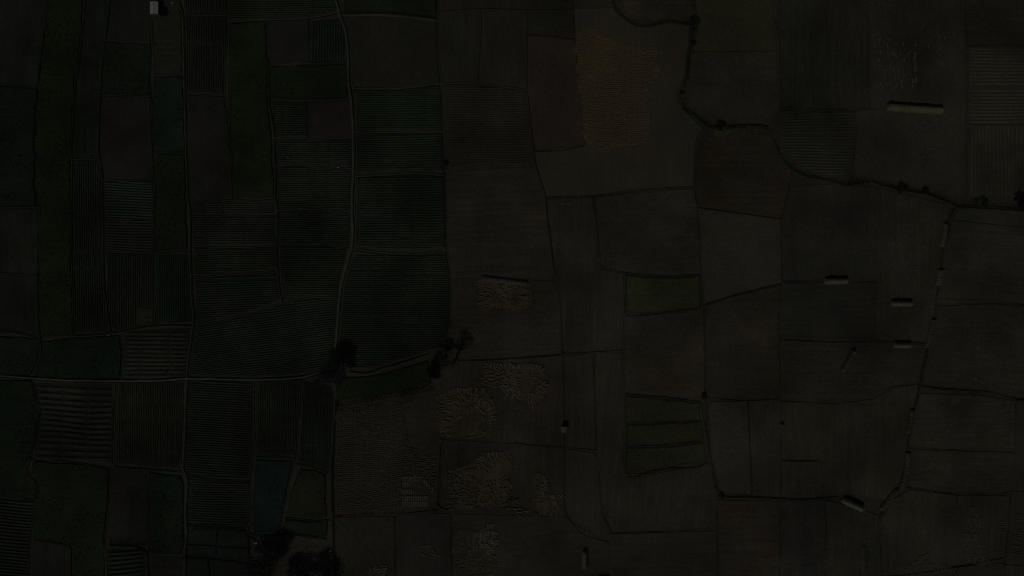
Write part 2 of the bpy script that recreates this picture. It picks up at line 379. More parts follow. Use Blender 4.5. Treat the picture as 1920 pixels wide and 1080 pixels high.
field([(1347,938),(1460,940),(1460,1080),(1347,1080)], (19,16.8,13.5), 0, warm=.1)
field([(1447,0),(1550,0),(1553,60),(1551,203),(1465,203),(1462,100)], (14.5,15,10.8), 90)
field([(1553,0),(1627,0),(1632,80),(1630,205),(1553,204)], (15.5,15,11), 90)
field([(1630,0),(1801,0),(1809,95),(1809,372),(1740,358),(1655,340),(1602,338),(1606,210),(1631,205)], (20.5,19.3,14.6), 90, streak=.12)
rows([(1461,208),(1540,211),(1606,209),(1604,260),(1590,328),(1520,322),(1482,300),(1462,270)], (18.8,18.8,14.2), (11.5,12,9.3), 'crisp horizontal rows beside the bend of the wooded ditch, upper right', sp=5.5, w=.6)
field([(1805,0),(1920,0),(1920,82),(1813,85)], (17,16,12.3), 0)
rows([(1815,88),(1920,88),(1920,232),(1815,232)], (23,21.5,16), (17.5,16.5,12.5), 'faint stubble rows at the right edge, level with the longest straw rick', sp=6.5, name='stubble_rows', cat='stubble', h=.18)
rows([(1815,234),(1920,234),(1920,372),(1814,370)], (23,21.5,16), (17,16,12), 'faint upright stubble rows at the right edge above the wooded ditch', ang=90, sp=7, name='stubble_rows', cat='stubble', h=.18)
field([(1483,350),(1560,345),(1640,350),(1650,368),(1645,525),(1467,526),(1467,412)], (19,18.2,15.3), 90, streak=.15)
field([(1652,354),(1780,386),(1770,430),(1760,520),(1748,600),(1738,642),(1640,635),(1643,525)], (20.5,19,13.7), 90)
field([(1467,530),(1640,528),(1640,638),(1560,640),(1462,634),(1462,540)], (15.5,15,12.3), 0)
field([(1463,638),(1560,643),(1640,640),(1738,644),(1722,715),(1670,725),(1640,745),(1570,757),(1463,750)], (18.5,17.3,12.7), 0)
field([(1463,753),(1570,758),(1640,748),(1670,728),(1721,720),(1706,790),(1696,850),(1688,900),(1668,938),(1600,925),(1545,935),(1538,862),(1465,862)], (20,18.8,13.5), 90)
field([(1465,865),(1538,865),(1543,932),(1465,932)], (19.5,18.5,13.5), 90)
field([(1465,940),(1545,938),(1548,1000),(1540,1080),(1463,1080)], (16.5,16,14), 90)
field([(1548,938),(1600,950),(1648,968),(1655,1080),(1543,1080),(1552,1000)], (21,20,14.5), 90)
field([(1796,392),(1860,394),(1920,400),(1920,436),(1786,412)], (21,20.3,15), -8)
field([(1786,414),(1920,440),(1920,578),(1850,565),(1754,570),(1766,480)], (21,19.7,15), -3)
field([(1752,575),(1850,570),(1920,582),(1920,745),(1900,745),(1830,732),(1729,718),(1742,640)], (19.5,18.2,13.6), -3)
field([(1725,738),(1840,742),(1903,752),(1903,845),(1800,843),(1702,838),(1711,790)], (22,20.5,15.3), 3)
field([(1702,842),(1800,847),(1903,848),(1900,926),(1800,926),(1712,915),(1693,900)], (20,18.6,14), 0)
field([(1672,938),(1705,918),(1800,929),(1892,930),(1888,990),(1882,1042),(1800,1058),(1720,1074),(1680,1080),(1656,1080),(1650,980)], (21,19.8,14.8), 90)
field([(1905,752),(1920,752),(1920,1080),(1884,1080),(1886,1044),(1896,930)], (18,17,14), 90)
field([(1700,1080),(1800,1062),(1882,1046),(1884,1080)], (18,17,13), 0)

# ------------------------------------------------------------------ tracks, bunds, ditches
def smooth_line(pts, step=1.6):
    P = [W(*p) for p in pts]
    if len(P) == 2: P = [P[0], ((P[0][0] + P[1][0]) / 2, (P[0][1] + P[1][1]) / 2), P[1]]
    Q = [P[0]] + P + [P[-1]]
    out = []
    for i in range(1, len(Q) - 2):
        p0, p1, p2, p3 = Q[i - 1:i + 3]
        k = max(1, int(math.dist(p1, p2) / step))
        for j in range(k):
            t = j / k
            f = lambda a, b, c_, d: .5 * (2 * b + (c_ - a) * t + (2 * a - 5 * b + 4 * c_ - d) * t * t + (3 * b - a - 3 * c_ + d) * t ** 3)
            out.append((f(p0[0], p1[0], p2[0], p3[0]), f(p0[1], p1[1], p2[1], p3[1])))
    out.append(P[-1])
    return out
_li = [0]
def extend(pts):
    pts = list(pts)
    for e in (0, -1):
        x, y = pts[e]
        a = pts[1] if e == 0 else pts[-2]
        d = 0
        if x <= 0 or x >= 1920: d = 130
        if y <= 0 or y >= 1080: d = 110
        if d:
            L = math.hypot(x - a[0], y - a[1]) or 1
            q = (x + (x - a[0]) / L * d, y + (y - a[1]) / L * d)
            if e == 0: pts.insert(0, q)
            else: pts.append(q)
    return pts
def strip(name, pts, w, c, h=0.3, off=0.0, gaps=0.0, rough=.25, kind='structure', mat=None, top=.5):
    """a low earthwork or channel along a line; w and off in photo pixels, h in metres"""
    _li[0] += 1
    L = smooth_line(extend(pts))
    w = w / S * .5; off = off / S
    seed = U(0, 99)
    vs = []; fs = []
    n = len(L)
    zb = 0.20
    zt = zb + h + .0007 * (_li[0] % 60)
    for i, (x, y) in enumerate(L):
        a = L[max(0, i - 1)]; b = L[min(n - 1, i + 1)]
        dx, dy = b[0] - a[0], b[1] - a[1]; l = math.hypot(dx, dy) or 1
        nx, ny = -dy / l, dx / l          # left of travel
        jw = w * (1 + rough * 1.6 * mnoise.noise(Vector((x * .35 + seed, y * .35, 1))))
        jo = off + w * .7 * mnoise.noise(Vector((x * .18 + seed, y * .18, 4)))
        zz = zt + .25 * h * mnoise.noise(Vector((x * .4, y * .4, 2)))
        for (o_, z_) in ((jw, 0.0), (jw * top, zz), (-jw * top, zz), (-jw, 0.0)):
            vs.append((x + nx * (jo + o_), y + ny * (jo + o_), z_))
    for i in range(n - 1):
        if gaps and mnoise.noise(Vector((i * .35 + seed, 0, 0))) > 1 - 2 * gaps: continue
        for q in range(3):
            a0 = i * 4 + q
            fs.append((a0, a0 + 1, a0 + 5, a0 + 4))
    if not fs: return
    o = mesh_obj(name, vs, fs, mat or soil_mat(c, 0, streak=.0, mott=.35, fine=.35, bump=.15, tag='bund_earth'))
    tag(o, kind='structure')
LT = (20.5, 21, 17)      # pale trodden earth among the crops
TN = (24, 22.5, 18)        # the same on the bare land
DK = (5, 6, 4.5)
DKR = (10.5, 10, 8)
def path(pts, w=2.6, c=LT, d=DK, side=1, dw=2.2, h=.1):
    w *= 1.05; c = tuple(v * 1.02 for v in c); d = tuple(v * .7 + k * .3 for v, k in zip(d, (11, 13, 9)))
    strip('dirt_path', pts, w, c, h)
    if dw: strip('ditch', pts, dw, d, .02, off=-side * (w + dw) * .52, rough=.15)
def bund(pts, w=2.0, c=LT, h=.28, gaps=0.0): strip('field_bund', pts, w, c, h, gaps=gaps)
def ditch(pts, w=2.2, c=DKR, lip=0, lc=(22.5,21.5,17), gaps=0.0):
    k_ = .62 if pts[0][0] > 835 else .12
    c = tuple(v + (m - v) * k_ for v, m in zip(c, (17, 16.5, 12.5))); w *= .85; gaps = max(gaps, .13 if k_ > .2 else 0)
    strip('ditch', pts, w, c, .02, rough=.3, gaps=gaps)
    if lip: strip('field_bund', pts, 1.5, lc, .22, off=lip * (w * .5 + 1.0))

L1 = [(92,0),(85,50),(76,120),(70,190),(66,255),(65,300),(66,340),(68,385),(72,420),(73,480),(72,540),(73,600),(76,632)]
ditch(L1, 4.4, (3.2,4,3.2)); strip('field_bund', L1, 2.2, (19,20,17), .12, off=4.0)
bund([(76,632),(77,660),(70,685),(59,705)], 1.8)
path([(61,712),(68,740),(74,765),(76,790),(68,830),(56,862),(53,880),(62,898),(72,912),(71,930),(63,960),(58,1010),(53,1080)], 2.2, (17,18,15), side=1)
path([(160,0),(155,50),(148,110),(145,130),(139,175),(138,200),(135,260),(133,290),(135,300),(134,400),(134,480),(137,560),(138,625)], 2.2, (17,18,15.5), side=-1, dw=1.6)
path([(205,0),(200,50),(192,110),(189,150),(186,200),(184,260),(185,290),(191,330),(192,400),(193,480),(195,540),(199,570),(207,625)], 2.6, (18,18,15.5), side=-1, dw=2.0)
path([(287,0),(284,100),(282,145),(284,190),(287,270),(290,330),(292,400),(290,470),(290,540),(295,610)], 2.2, (16.5,16.5,14), side=1, dw=1.8)
path([(334,0),(342,30),(344,100),(346,180),(348,270),(350,340),(352,380),(356,400),(356,470),(358,540),(362,600),(360,620),(352,680),(350,710),(347,780),(345,850),(343,880),(351,900),(348,960),(350,1000),(347,1030),(346,1080)], 3.0, (20,20,17.5), side=-1, dw=2.4)
path([(427,0),(427,40),(425,100),(421,178),(427,215),(433,280),(439,374)], 2.4, (17,18,14.5), side=1, dw=2)
path([(482,95),(497,107),(503,125),(504,190),(512,240),(514,290),(516,340),(516,373),(520,400),(518,470),(523,540),(528,566)], 2.2, (17.5,18.5,15.5), side=-1, dw=2)
TR = [(632,0),(640,28),(650,60),(655,110),(655,150),(661,190),(664,250),(665,300),(663,350),(662,400),(664,430),(662,460),(654,490),(645,520),(640,545),(637,580),(634,620),(630,660),(627,690)]
strip('dirt_track', TR, 5.0, (22.5,23,18.5), .08, off=-2.4); strip('ditch', TR, 2.0, DK, .02, off=1.2); strip('field_bund', TR, 3.0, (20.5,21.5,17), .1, off=3.8)
path([(822,0),(821,38),(823,100),(827,155),(830,200),(832,270),(835,320),(836,360),(838,420),(838,465),(842,500),(846,560),(841,620),(830,655)], 2.6, (19,19,15.5), side=1, dw=2.2)
bund([(900,18),(902,60),(898,110),(896,157)], 1.8, (19,18,15))
path([(988,20),(987,65),(987,130),(987,165),(992,210),(997,255),(1002,300),(1010,330),(1022,370),(1024,400),(1030,440),(1037,500),(1045,530),(1051,600),(1053,662)], 1.8, (20,19,15), d=(9,9,7), side=-1, dw=1.8)
# east-west ones, left block
path([(427,41),(500,37),(560,35),(600,30),(634,23)], 2.4, side=1, dw=2)
strip('dirt_path', [(642,28),(700,28),(750,30),(822,39)], 4.0, (21,20.5,16.5), .1); strip('ditch', [(642,25),(700,24),(750,26),(822,35)], 1.8, DK, .02)
bund([(822,24),(900,18),(988,20),(1076,19)], 1.6, (18,17,13))
path([(660,166),(740,166),(800,160),(828,157),(900,158),(990,170)], 3.0, (20,19.5,15.5), side=1, dw=1.8)
path([(664,248),(740,248),(832,247)], 2.4, side=1, dw=2)
path([(666,331),(720,328),(780,325),(833,329)], 3.2, (19,19.5,16), side=1, dw=2)
path([(664,467),(720,474),(790,476),(838,469)], 3.4, (18.5,19,15.5), side=1, dw=2)
for p in ([(506,188),(578,188),(656,186)], [(512,260),(580,260),(662,260)], [(516,312),(560,309),(610,311),(635,315),(661,316)], [(518,395),(600,393),(661,401)], [(520,459),(600,459),(657,466)],
          [(352,381),(400,378),(440,375),(516,375)], [(358,406),(430,405),(518,405)], [(360,462),(440,464),(520,461)], [(362,521),(420,516),(480,511),(524,505)], [(362,607),(440,595),(480,584),(530,568),(580,559),(636,557)]):
    path(p, 2.3, (18.5,19,16), side=1, dw=1.6)
MP = [(0,704),(60,709),(130,713),(225,714),(290,714),(350,710),(420,711),(480,712),(562,708),(600,698),(622,694)]
strip('dirt_path', MP, 4.0, (26,26.5,23), .1); strip('ditch', MP, 2.0, DK, .02, off=-2.9); strip('ditch', MP, 1.6, DK, .02, off=2.7)
path([(655,699),(690,701),(720,691),(760,680),(806,665)], 2.8, (21,21,17), side=-1, dw=2.4)
for p in ([(60,861),(100,862),(150,868),(207,878)], [(213,874),(275,879),(342,884)], [(346,886),(400,898),(470,902)], [(480,857),(520,856),(553,859)], [(556,869),(585,876),(616,885)], [(0,932),(68,936)],
          [(62,1010),(112,1019),(133,1026)], [(350,982),(420,988),(466,997)], [(470,1001),(490,1004),(525,1001),(560,1003),(612,1010)], [(534,970),(600,976),(640,968)],
          [(146,122),(190,122)], [(139,201),(185,201)], [(134,299),(186,299)], [(189,179),(282,181)], [(191,339),(290,337)], [(195,474),(290,473)], [(286,142),(345,140)], [(344,30),(426,29)], [(350,177),(423,180)],
          [(290,287),(350,287)], [(292,472),(356,471)], [(500,39),(503,123),(580,119),(656,118)], [(580,38),(581,118)], [(577,190),(578,260)], [(0,388),(69,389)], [(0,512),(72,516)], [(0,620),(40,625),(75,635)], [(0,157),(71,165)]):
    path(p, 1.9, (17.5,17.5,15), side=1, dw=1.5)
path([(138,630),(180,629),(222,624),(290,613),(362,612)], 2.6, (18,18,15.5), side=-1, dw=1.8)
path([(226,628),(231,660),(229,712)], 2.6, (20,19.5,17), side=1, dw=2.4)
path([(480,715),(479,800),(475,860),(471,905),(471,960),(465,995),(480,1012)], 2.4, side=1, dw=2.2)
path([(565,712),(566,760),(560,800),(556,862),(549,880),(540,920),(531,970),(526,1001)], 2.4, (19,19,15), side=1, dw=2)
path([(628,750),(625,800),(620,870),(621,960),(625,1080)], 4, (17.5,17,13), side=-1, dw=4)
path([(220,715),(216,780),(213,870)], 2.6, (18,18,15.5), side=1, dw=2)
path([(207,878),(205,940),(199,1000),(196,1040),(194,1080)], 2.6, (16,17,14), side=1, dw=2.2)
bund([(134,1026),(134,1080)], 1.6, (15,15,13))
# dark banks round the sunken plots at the bottom
for p, w in (([(360,985),(410,986),(450,992),(470,1002)], 6), ([(350,1020),(400,1024),(470,1028)], 4), ([(345,1044),(400,1048),(450,1054),(490,1062)], 5), ([(408,990),(405,1040)], 5), ([(466,1000),(468,1050)], 5), ([(390,1050),(394,1080)], 5), ([(205,1022),(270,1030),(280,1080)], 5)):
    strip('ditch', p, w, (4.5,6,5.5), .02, rough=.5)
# bare land
CR = [(1148,0),(1157,20),(1175,35),(1195,46),(1215,48),(1250,39),(1275,42),(1300,46),(1300,60),(1293,100),(1287,150),(1275,175),(1283,203),(1300,213),(1320,230),(1338,240),(1365,238),(1400,237),(1440,240),(1450,258),(1462,288),(1482,312),(1512,328),(1560,337),(1590,345),(1630,336),(1650,343),(1690,354),(1740,362),(1780,378),(1800,385),(1860,388),(1920,393)]
strip('creek', CR, 3.6, (12.5,13.5,9.5), .02, rough=1.1, gaps=.1)
strip('creek_bank', CR, 3.0, (17,18,12.5), .3, off=-4.5, rough=.5, gaps=.25)
bund([(988,66),(1030,69),(1078,75)], 1.5, (15,14,11)); ditch([(988,65),(1030,68),(1078,74)], 1.5)
ditch([(1003,284),(1050,282),(1096,273)], 1.8, lip=-1)
ditch([(1075,20),(1078,70),(1084,140),(1090,220),(1097,273)], 1.5, (12,11,8))
ditch([(1024,372),(1112,369),(1200,358),(1302,352)], 1.8, lip=1)
ditch([(1320,240),(1305,262),(1302,300),(1302,350),(1306,388),(1311,450),(1313,510),(1318,560),(1321,620),(1322,700),(1322,745)], 2.2, (11,10.5,8.5), lip=1)
ditch([(1308,389),(1380,399),(1464,411)], 1.8, lip=-1)
ditch([(1485,318),(1478,350),(1465,411),(1464,470),(1465,530),(1461,600),(1462,690),(1463,750),(1465,860),(1464,935),(1462,1080)], 1.8, (12,11.5,9))
ditch([(1318,572),(1380,553),(1464,532)], 2.0, lip=-1)
ditch([(1113,371),(1118,420),(1124,490),(1130,503),(1170,513),(1240,519),(1313,517)], 2.0, (8.5,8.5,6.5), lip=1)
G1 = [(1173,515),(1174,589),(1200,591),(1235,588),(1262,584),(1313,578)]
ditch(G1, 1.8, (5,6,3.5)); ditch([(1174,553),(1240,554),(1312,553)], 1.3, (9,10,6)); ditch([(1173,516),(1240,520),(1312,518),(1314,578)], 1.8, (7,8,5))
ditch([(1172,739),(1225,743),(1270,748),(1312,753)], 2.2, (4,5,3)); ditch([(1172,739),(1172,886),(1220,886),(1250,880),(1326,866),(1313,754)], 1.8, (6,6.5,4.5), lip=1)
ditch([(1173,794),(1190,791),(1230,793),(1260,791),(1314,789)], 1.8, (7.5,8.5,5.5), gaps=.15); ditch([(1173,837),(1230,836),(1264,833),(1318,827)], 2.0, (7,8,5), gaps=.15)
ditch([(1322,745),(1400,752),(1464,748)], 1.6, (12,11.5,9))
ditch([(1322,748),(1326,800),(1333,860),(1341,900),(1348,926)], 2.6, (8,8.5,6), lip=1)
ditch([(1341,912),(1350,925),(1363,931),(1400,931),(1464,934),(1510,936),(1540,933),(1570,929)], 3.0, (6,6,5), lip=-1)
ditch([(1402,752),(1404,800),(1408,860),(1408,928)], 1.8, (12,11.5,9))
ditch([(1168,513),(1170,590),(1166,660),(1172,738)], 1.4, (14,13.5,10.5)); ditch([(1053,663),(1112,659),(1165,656)], 1.6, lip=-1)
ditch([(848,676),(905,675),(960,672),(1052,665)], 1.9, (8,8,6), lip=-1)
ditch([(1056,665),(1057,760),(1058,860),(1058,940),(1062,965),(1076,985),(1095,1003),(1145,1018)], 2.0, (8,8,6.5))
ditch([(1114,660),(1114,760),(1117,830),(1123,880),(1130,960),(1145,1000)], 1.6, (11,10.5,8), lip=1)
ditch([(1058,838),(1116,844)], 1.6, (10,10,8)); ditch([(962,829),(985,834),(1010,836),(1060,840)], 2.4, (8,7.5,6), gaps=.15)
ditch([(1145,1000),(1200,998),(1240,997),(1340,989)], 1.6, (11,10.5,8.5), gaps=.2)
ditch([(1343,930),(1345,1000),(1345,1080)], 2.0, (12,11,9))
ditch([(820,742),(826,800),(826,838),(823,900),(819,950)], 2.0, (8,7.5,5.5), lip=1)
ditch([(740,968),(742,1010),(740,1080)], 2.4, (9,8.5,7)); ditch([(845,962),(848,1080)], 1.8, (11,10.5,8.5))
ditch([(628,967),(700,962),(760,962),(830,955),(900,950),(985,955),(1020,968)], 2.2, (9,8.5,7), gaps=.2)
strip('field_bund', [(818,945),(826,953),(838,957),(850,952),(858,946)], 3, (25,23.5,19), .35)
strip('field_bund', [(830,848),(838,900),(828,948)], 4, (21,20,16), .3)
path([(1443,0),(1450,40),(1458,72),(1460,120),(1461,205)], 1.8, (23,23,19), d=(11,11,9), side=-1, dw=1.6)
ditch([(1461,206),(1500,205),(1540,209),(1608,207),(1660,205)], 1.7, lip=1)
for x0, x1 in ((1550,1552),(1627,1631)): ditch([(x0,0),(x0+2,70),(x1,205)], 1.4, (12,12,9.5), lip=1)
ditch([(1802,0),(1804,60),(1811,100),(1811,200),(1808,300),(1808,378)], 1.8, (13,12.5,9.5), lip=-1)
ditch([(1812,86),(1920,84)], 1.4, (13,12.5,9.5)); ditch([(1298,98),(1380,97),(1456,96)], 1.4, (13,13,9))
ditch([(1612,210),(1604,270),(1594,336)], 1.4, (13,12.5,10))
ditch([(1465,528),(1530,525),(1640,522)], 1.4, (11,11,9.5)); ditch([(1462,636),(1560,641),(1640,643),(1740,643)], 1.5, (11,10.5,9))
ditch([(1645,525),(1640,640)], 1.2, (14,13.5,11)); ditch([(1640,570),(1700,568),(1750,572)], 1.5, (11,11,9)); ditch([(1690,646),(1735,645)], 2, (8,8,7))
ditch([(1464,753),(1530,754),(1572,748),(1600,756),(1640,759),(1660,745),(1672,727),(1722,722)], 2.2, (9.5,10,7.5))
ditch([(1464,862),(1500,864),(1540,862)], 1.7, (8,8,6.5)); ditch([(1572,750),(1575,700),(1580,690)], 1.3, (13,12,9.5))
BR = [(1790,388),(1782,404),(1774,440),(1766,490),(1763,520),(1755,560),(1750,600),(1742,640),(1733,680),(1725,715),(1718,750),(1710,785),(1702,830),(1700,860),(1694,890),(1680,915),(1666,940),(1650,965),(1645,975),(1648,1010),(1655,1080)]
ditch(BR, 2.4, (8.5,8.5,6.5), lip=1)
ditch([(1786,410),(1850,420),(1890,430),(1920,438)], 2.2, (9,9.5,7)); ditch([(1765,560),(1810,562),(1880,565),(1920,573)], 2.2, (10,11.5,8.5))
ditch([(1722,722),(1760,728),(1810,731),(1850,733),(1880,740),(1905,748),(1920,748)], 2.6, (6.5,8,5.5), lip=-1)
ditch([(1704,838),(1750,840),(1790,844),(1830,841),(1900,840)], 2.0, (9,10,7)); ditch([(1690,914),(1730,917),(1770,925),(1830,925),(1896,926)], 2.2, (8,9,6.5))
bund([(1880,924),(1900,923),(1920,923)], 2.6, (25,24,20)); bund([(1868,1056),(1890,1060),(1920,1062)], 2.6, (22,22,19))
ditch([(1905,750),(1903,850),(1896,926),(1880,990),(1868,1055)], 1.6, (13,12,10))
ditch([(1655,1080),(1720,1074),(1780,1064),(1830,1058)], 2.2, (8,8,6.5), lip=-1)
ditch([(1645,975),(1600,955),(1550,937)], 1.8, (12,12,9)); ditch([(1545,940),(1550,1000),(1538,1060),(1540,1080)], 2.2, (11,11,9.5)); ditch([(1470,1058),(1500,1059),(1536,1055)], 1.8, (9,9,8))
strip('ditch', [(1338,237),(1365,237),(1400,234),(1440,237)], 3.6, (5,6,4.5), .02, rough=.7)  # hedge shadow painted as a dark strip above the green bank
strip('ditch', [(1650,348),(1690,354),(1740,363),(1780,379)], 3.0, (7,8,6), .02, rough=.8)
# cart ruts and faint foot tracks on the bare land
for p, w, c_ in (([(1326,752),(1360,800),(1440,880),(1465,905)], 1.6, (25,24,19)), ([(630,972),(690,1030),(700,1040)], 1.6, (19,18,15)), ([(1155,350),(1153,500),(1150,640)], 3.0, (21.5,20,16.5)), ([(1145,520),(1140,600),(1160,660)], 2.0, (22,21,17)), ([(1040,375),(1038,470),(1052,560)], 2.0, (22,21,17)), ([(870,640),(960,575),(1040,598)], 1.4, (20,19,16))):
    strip('foot_track', p, w, c_, .02, rough=.5)

# ------------------------------------------------------------------ leaves
def leaf_mat(c, name='leaves'):
    return soil_mat(c, 0, streak=0, mott=.3, fine=.5, bump=.2, tag=name, scale=2.0)
bark = soil_mat((14,12,10), 0, streak=.2, mott=.2, fine=.4, tag='bark')
def add_leaf(vs, fs, p, s):
    a = Vector((U(-1, 1), U(-1, 1), U(-.2, 1))).normalized()
    b = a.orthogonal().normalized(); b.rotate(__import__('mathutils').Quaternion(a, U(0, 6.28))); c_ = a.cross(b)
    i = len(vs)
    for u, v in ((-s, 0), (0, -s * .5), (s, 0), (0, s * .5)):
        q = p + b * u + c_ * v; vs.append(tuple(q))
    fs.append((i, i + 1, i + 2, i + 3))
def limb(vs, fs, p, q, r0, r1, n=6):
    d = (q - p).normalized(); u = d.orthogonal().normalized(); v = d.cross(u); i = len(vs)
    for (c_, r) in ((p, r0), ((p + q) / 2 + u * r0 * .4, (r0 + r1) / 2), (q, r1)):
        for k in range(n):
            a = 6.283 * k / n; vs.append(tuple(c_ + u * math.cos(a) * r + v * math.sin(a) * r))
    for s_ in range(2):
        for k in range(n):
            fs.append((i + s_ * n + k, i + s_ * n + (k + 1) % n, i + (s_ + 1) * n + (k + 1) % n, i + (s_ + 1) * n + k))
def tree(px, py, H, rad, label, c, leaves=2600, clumps=16, ls=.26, name='tree', cat='tree', squash=.75, sx=1.0, group=None):
    x, y = W(px, py)
    t = thing(name, label, cat, (x, y, 0), U(0, 6), group)
    tv = []; tf = []; lv = []; lf = []
    top = Vector((U(-.3, .3), U(-.3, .3), H * .55))
    limb(tv, tf, Vector((0, 0, -.1)), top * .5, .035 * H, .026 * H, 8); limb(tv, tf, top * .5, top, .026 * H, .017 * H, 8)
    cl = []
    for k in range(clumps):
        a = 2.4 * k + U(-.4, .4); rr = rad * math.sqrt((k + .5) / clumps) * U(.7, 1.0)
        zz = H * (.97 - .38 * (rr / rad) ** 2 * squash - U(0, .22))
        c0 = Vector((rr * math.cos(a) * sx, rr * math.sin(a), zz)); cl.append((c0, rad * U(.22, .42)))
        limb(tv, tf, top * U(.6, 1), c0 - Vector((0, 0, .3)), .011 * H, .003 * H, 5)
    for k in range(leaves):
        c0, r0 = random.choice(cl)
        v = Vector((random.gauss(0, 1), random.gauss(0, 1), random.gauss(0, .7))) * r0 * .55
        add_leaf(lv, lf, c0 + v, ls * U(.6, 1.3))
    mesh_obj('trunk', tv, tf, bark, t, True)
    mesh_obj('crown', lv, lf, leaf_mat(c), t)
    return t
tree(632, 693, 10.5, 5.2, 'broad dark leafy tree standing where the main track meets the pale path', (14,16.5,14.5), 4200, 24, .28)
tree(606, 708, 4.2, 2.8, 'low dark bushy tree at the left foot of the broad leafy tree by the track', (14,16,13), 1200, 10, .24)
tree(817, 693, 6.5, 3.0, 'dense low black-green tree at the tip of the curved green plot', (7,9,7), 3400, 14, .25)
tree(831, 668, 7.0, 2.6, 'dark medium tree beside the end of the path, behind the dense low tree', (15,16.5,12.5), 800, 14, .26)
tree(852, 676, 13.0, 4.0, 'tall sparse tree whose long faint shadow falls across the bare field', (21,20,15.5), 850, 18, .24)
tree(497, 1056, 9.5, 6.0, 'large grey-green tree below the pale sack at the bottom of the farm path', (15,18,15), 3400, 24, .3)
tree(522, 1032, 8.0, 4.2, 'grey-green tree just right of the larger one at the bottom of the farm path', (15,18,15), 1700, 14, .28)
tree(548, 1100, 13.0, 6.0, 'big dark tree on the bottom edge, left one of the pair throwing the black shadow', (9,11,9.5), 3800, 24, .3)
tree(596, 1100, 13.0, 6.5, 'big dark tree on the bottom edge, right one of the pair throwing the black shadow', (9,11,9.5), 3800, 24, .3)
tree(1912, 384, 5.5, 3.4, 'dark tree cut by the right edge beside the wooded ditch', (6.5,8,8), 2200, 12, .25)
def bush(px, py, rad, h, label, c=(8.5,10.5,8), n=700, group=None, sx=1.0):
    return tree(px, py, h, rad, label, c, n, 8, .22, 'bush', 'bush', .9, sx, group)
bush(1300, 46, 2.0, 2.6, 'round dark bush at the top bend of the wooded ditch', (12,14,10), 900)
bush(1299, 84, 1.0, 1.6, 'small dark bush on the ditch a little below the round bush', (11,12,9), 350)
bush(1349, 238, 1.7, 2.2, 'dark bush at the left end of the green ditch bank', (10,12.5,10), 900)
bush(1689, 353, 1.9, 1.7, 'wide low dark bush on the wooded ditch right of the striped rows', (12,14,11), 600, sx=1.4)
bush(1733, 358, 1.3, 1.6, 'small dark bush on the wooded ditch, below the rick side of the bare field', (12,14,11), 350)
bush(1840, 380, 2.2, 1.5, 'flat bluish dark bush on the wooded ditch near the right edge', (14,15,13), 500, sx=1.5)
bush(1319, 742, 1.2, 1.3, 'dark bush where four bare plots meet above the lower olive plot', (12,12.5,10), 300)
bush(308, 24, 1.5, 2.0, 'dark bush against the right wall of the pale roofed hut', (5.5,7.5,6), 900)
bush(836, 308, 1.0, 1.4, 'small dark bush at the corner of the dark rows and the bare field', (12,13,10), 350)
bush(1278, 176, .9, 1.2, 'small green-grey bush on the bend of the ditch east of the straw-covered field', (15,17,11), 250)
bush(1352, 929, 1.2, 1.0, 'small dark bush at the start of the lower east-west ditch', (12,12,10), 250)
# scrub along the creek
def scrub(pts, w, dens, c, label, hmax=.8, name='ditch_scrub', s=(.1, .3)):
    L = smooth_line(pts, 1.0); vs = []; fs = []
    for (x, y) in L:
        k = dens * (1 + 1.6 * mnoise.noise(Vector((x * .12, y * .12, 3))))
        for _ in range(max(0, int(k))):
            add_leaf(vs, fs, Vector((x + random.gauss(0, w / S * .5), y + random.gauss(0, w / S * .5), U(.35, .35 + hmax))), U(*s))
    o = mesh_obj(name, vs, fs, leaf_mat(c)); tag(o, label, 'scrub', kind='stuff')
scrub(CR[:12], 5, 9, (12,13,9.5), 'thin dark scrub lining the curved upper stretch of the ditch')
scrub(CR[11:18], 6, 10, (13,15,10), 'grey-green scrub along the ditch between the straw field and its green bank')
scrub([(1338,246),(1365,245),(1400,244),(1436,248),(1448,262)], 12, 40, (28,34,15), 'bright green grassy scrub on the bank below the ditch', .5, 'bank_grass', (.08, .22))
scrub([(1450,262),(1464,292),(1484,316),(1512,331),(1560,341),(1590,349),(1630,341)], 7, 16, (13,16,10.5), 'green scrub under the striped rows along the ditch')
scrub(CR[-9:], 7, 14, (11,13.5,9.5), 'dark scrub along the right-hand stretch of the ditch')
scrub([(634,760),(680,752),(730,743),(780,736),(812,728)], 5, 26, (8,10.5,6.5), 'dark weeds along the lower edge of the curved green plot', 1.0)
scrub([(640,768),(680,764),(730,757),(770,750)], 7, 10, (15,16.5,10.5), 'thin green weeds above the sheaf-covered field', .5)
scrub([(755,734),(775,732),(800,728)], 4, 8, (18,18,17), 'pale dry scrub on the lower edge of the curved green plot', .7)
scrub([(660,972),(700,968),(740,972),(735,990)], 8, 7, (17,17,12), 'thin weeds below the sheaf-covered field', .5)
scrub(BR[:10], 6, 7, (15,16.5,11.5), 'thin weeds along the ditch beside the upper straw stacks', .5)
scrub([(365,990),(410,990),(455,996),(470,1008)], 6, 20, (8,10,9), 'dark growth on the upper bank of the sunken plots at the bottom', 1.0)
scrub([(345,1044),(400,1048),(450,1054),(490,1062)], 6, 20, (7,9,8), 'dark growth on the lower bank of the sunken plots at the bottom', 1.0)
scrub([(208,1024),(240,1020),(270,1024)], 10, 28, (7,9,7), 'dark ragged growth along the top of the ragged rows at the bottom', 1.0)

# ------------------------------------------------------------------ straw
def straw_mat(c, name='straw'):
    g = c[0] * .3 + c[1] * .59 + c[2] * .11
    c = tuple(g + (k - g) * 1.12 for k in c)
    return soil_mat(c, 90, streak=.2, mott=.15, fine=.45, bump=.5, tag=name, scale=2.2)
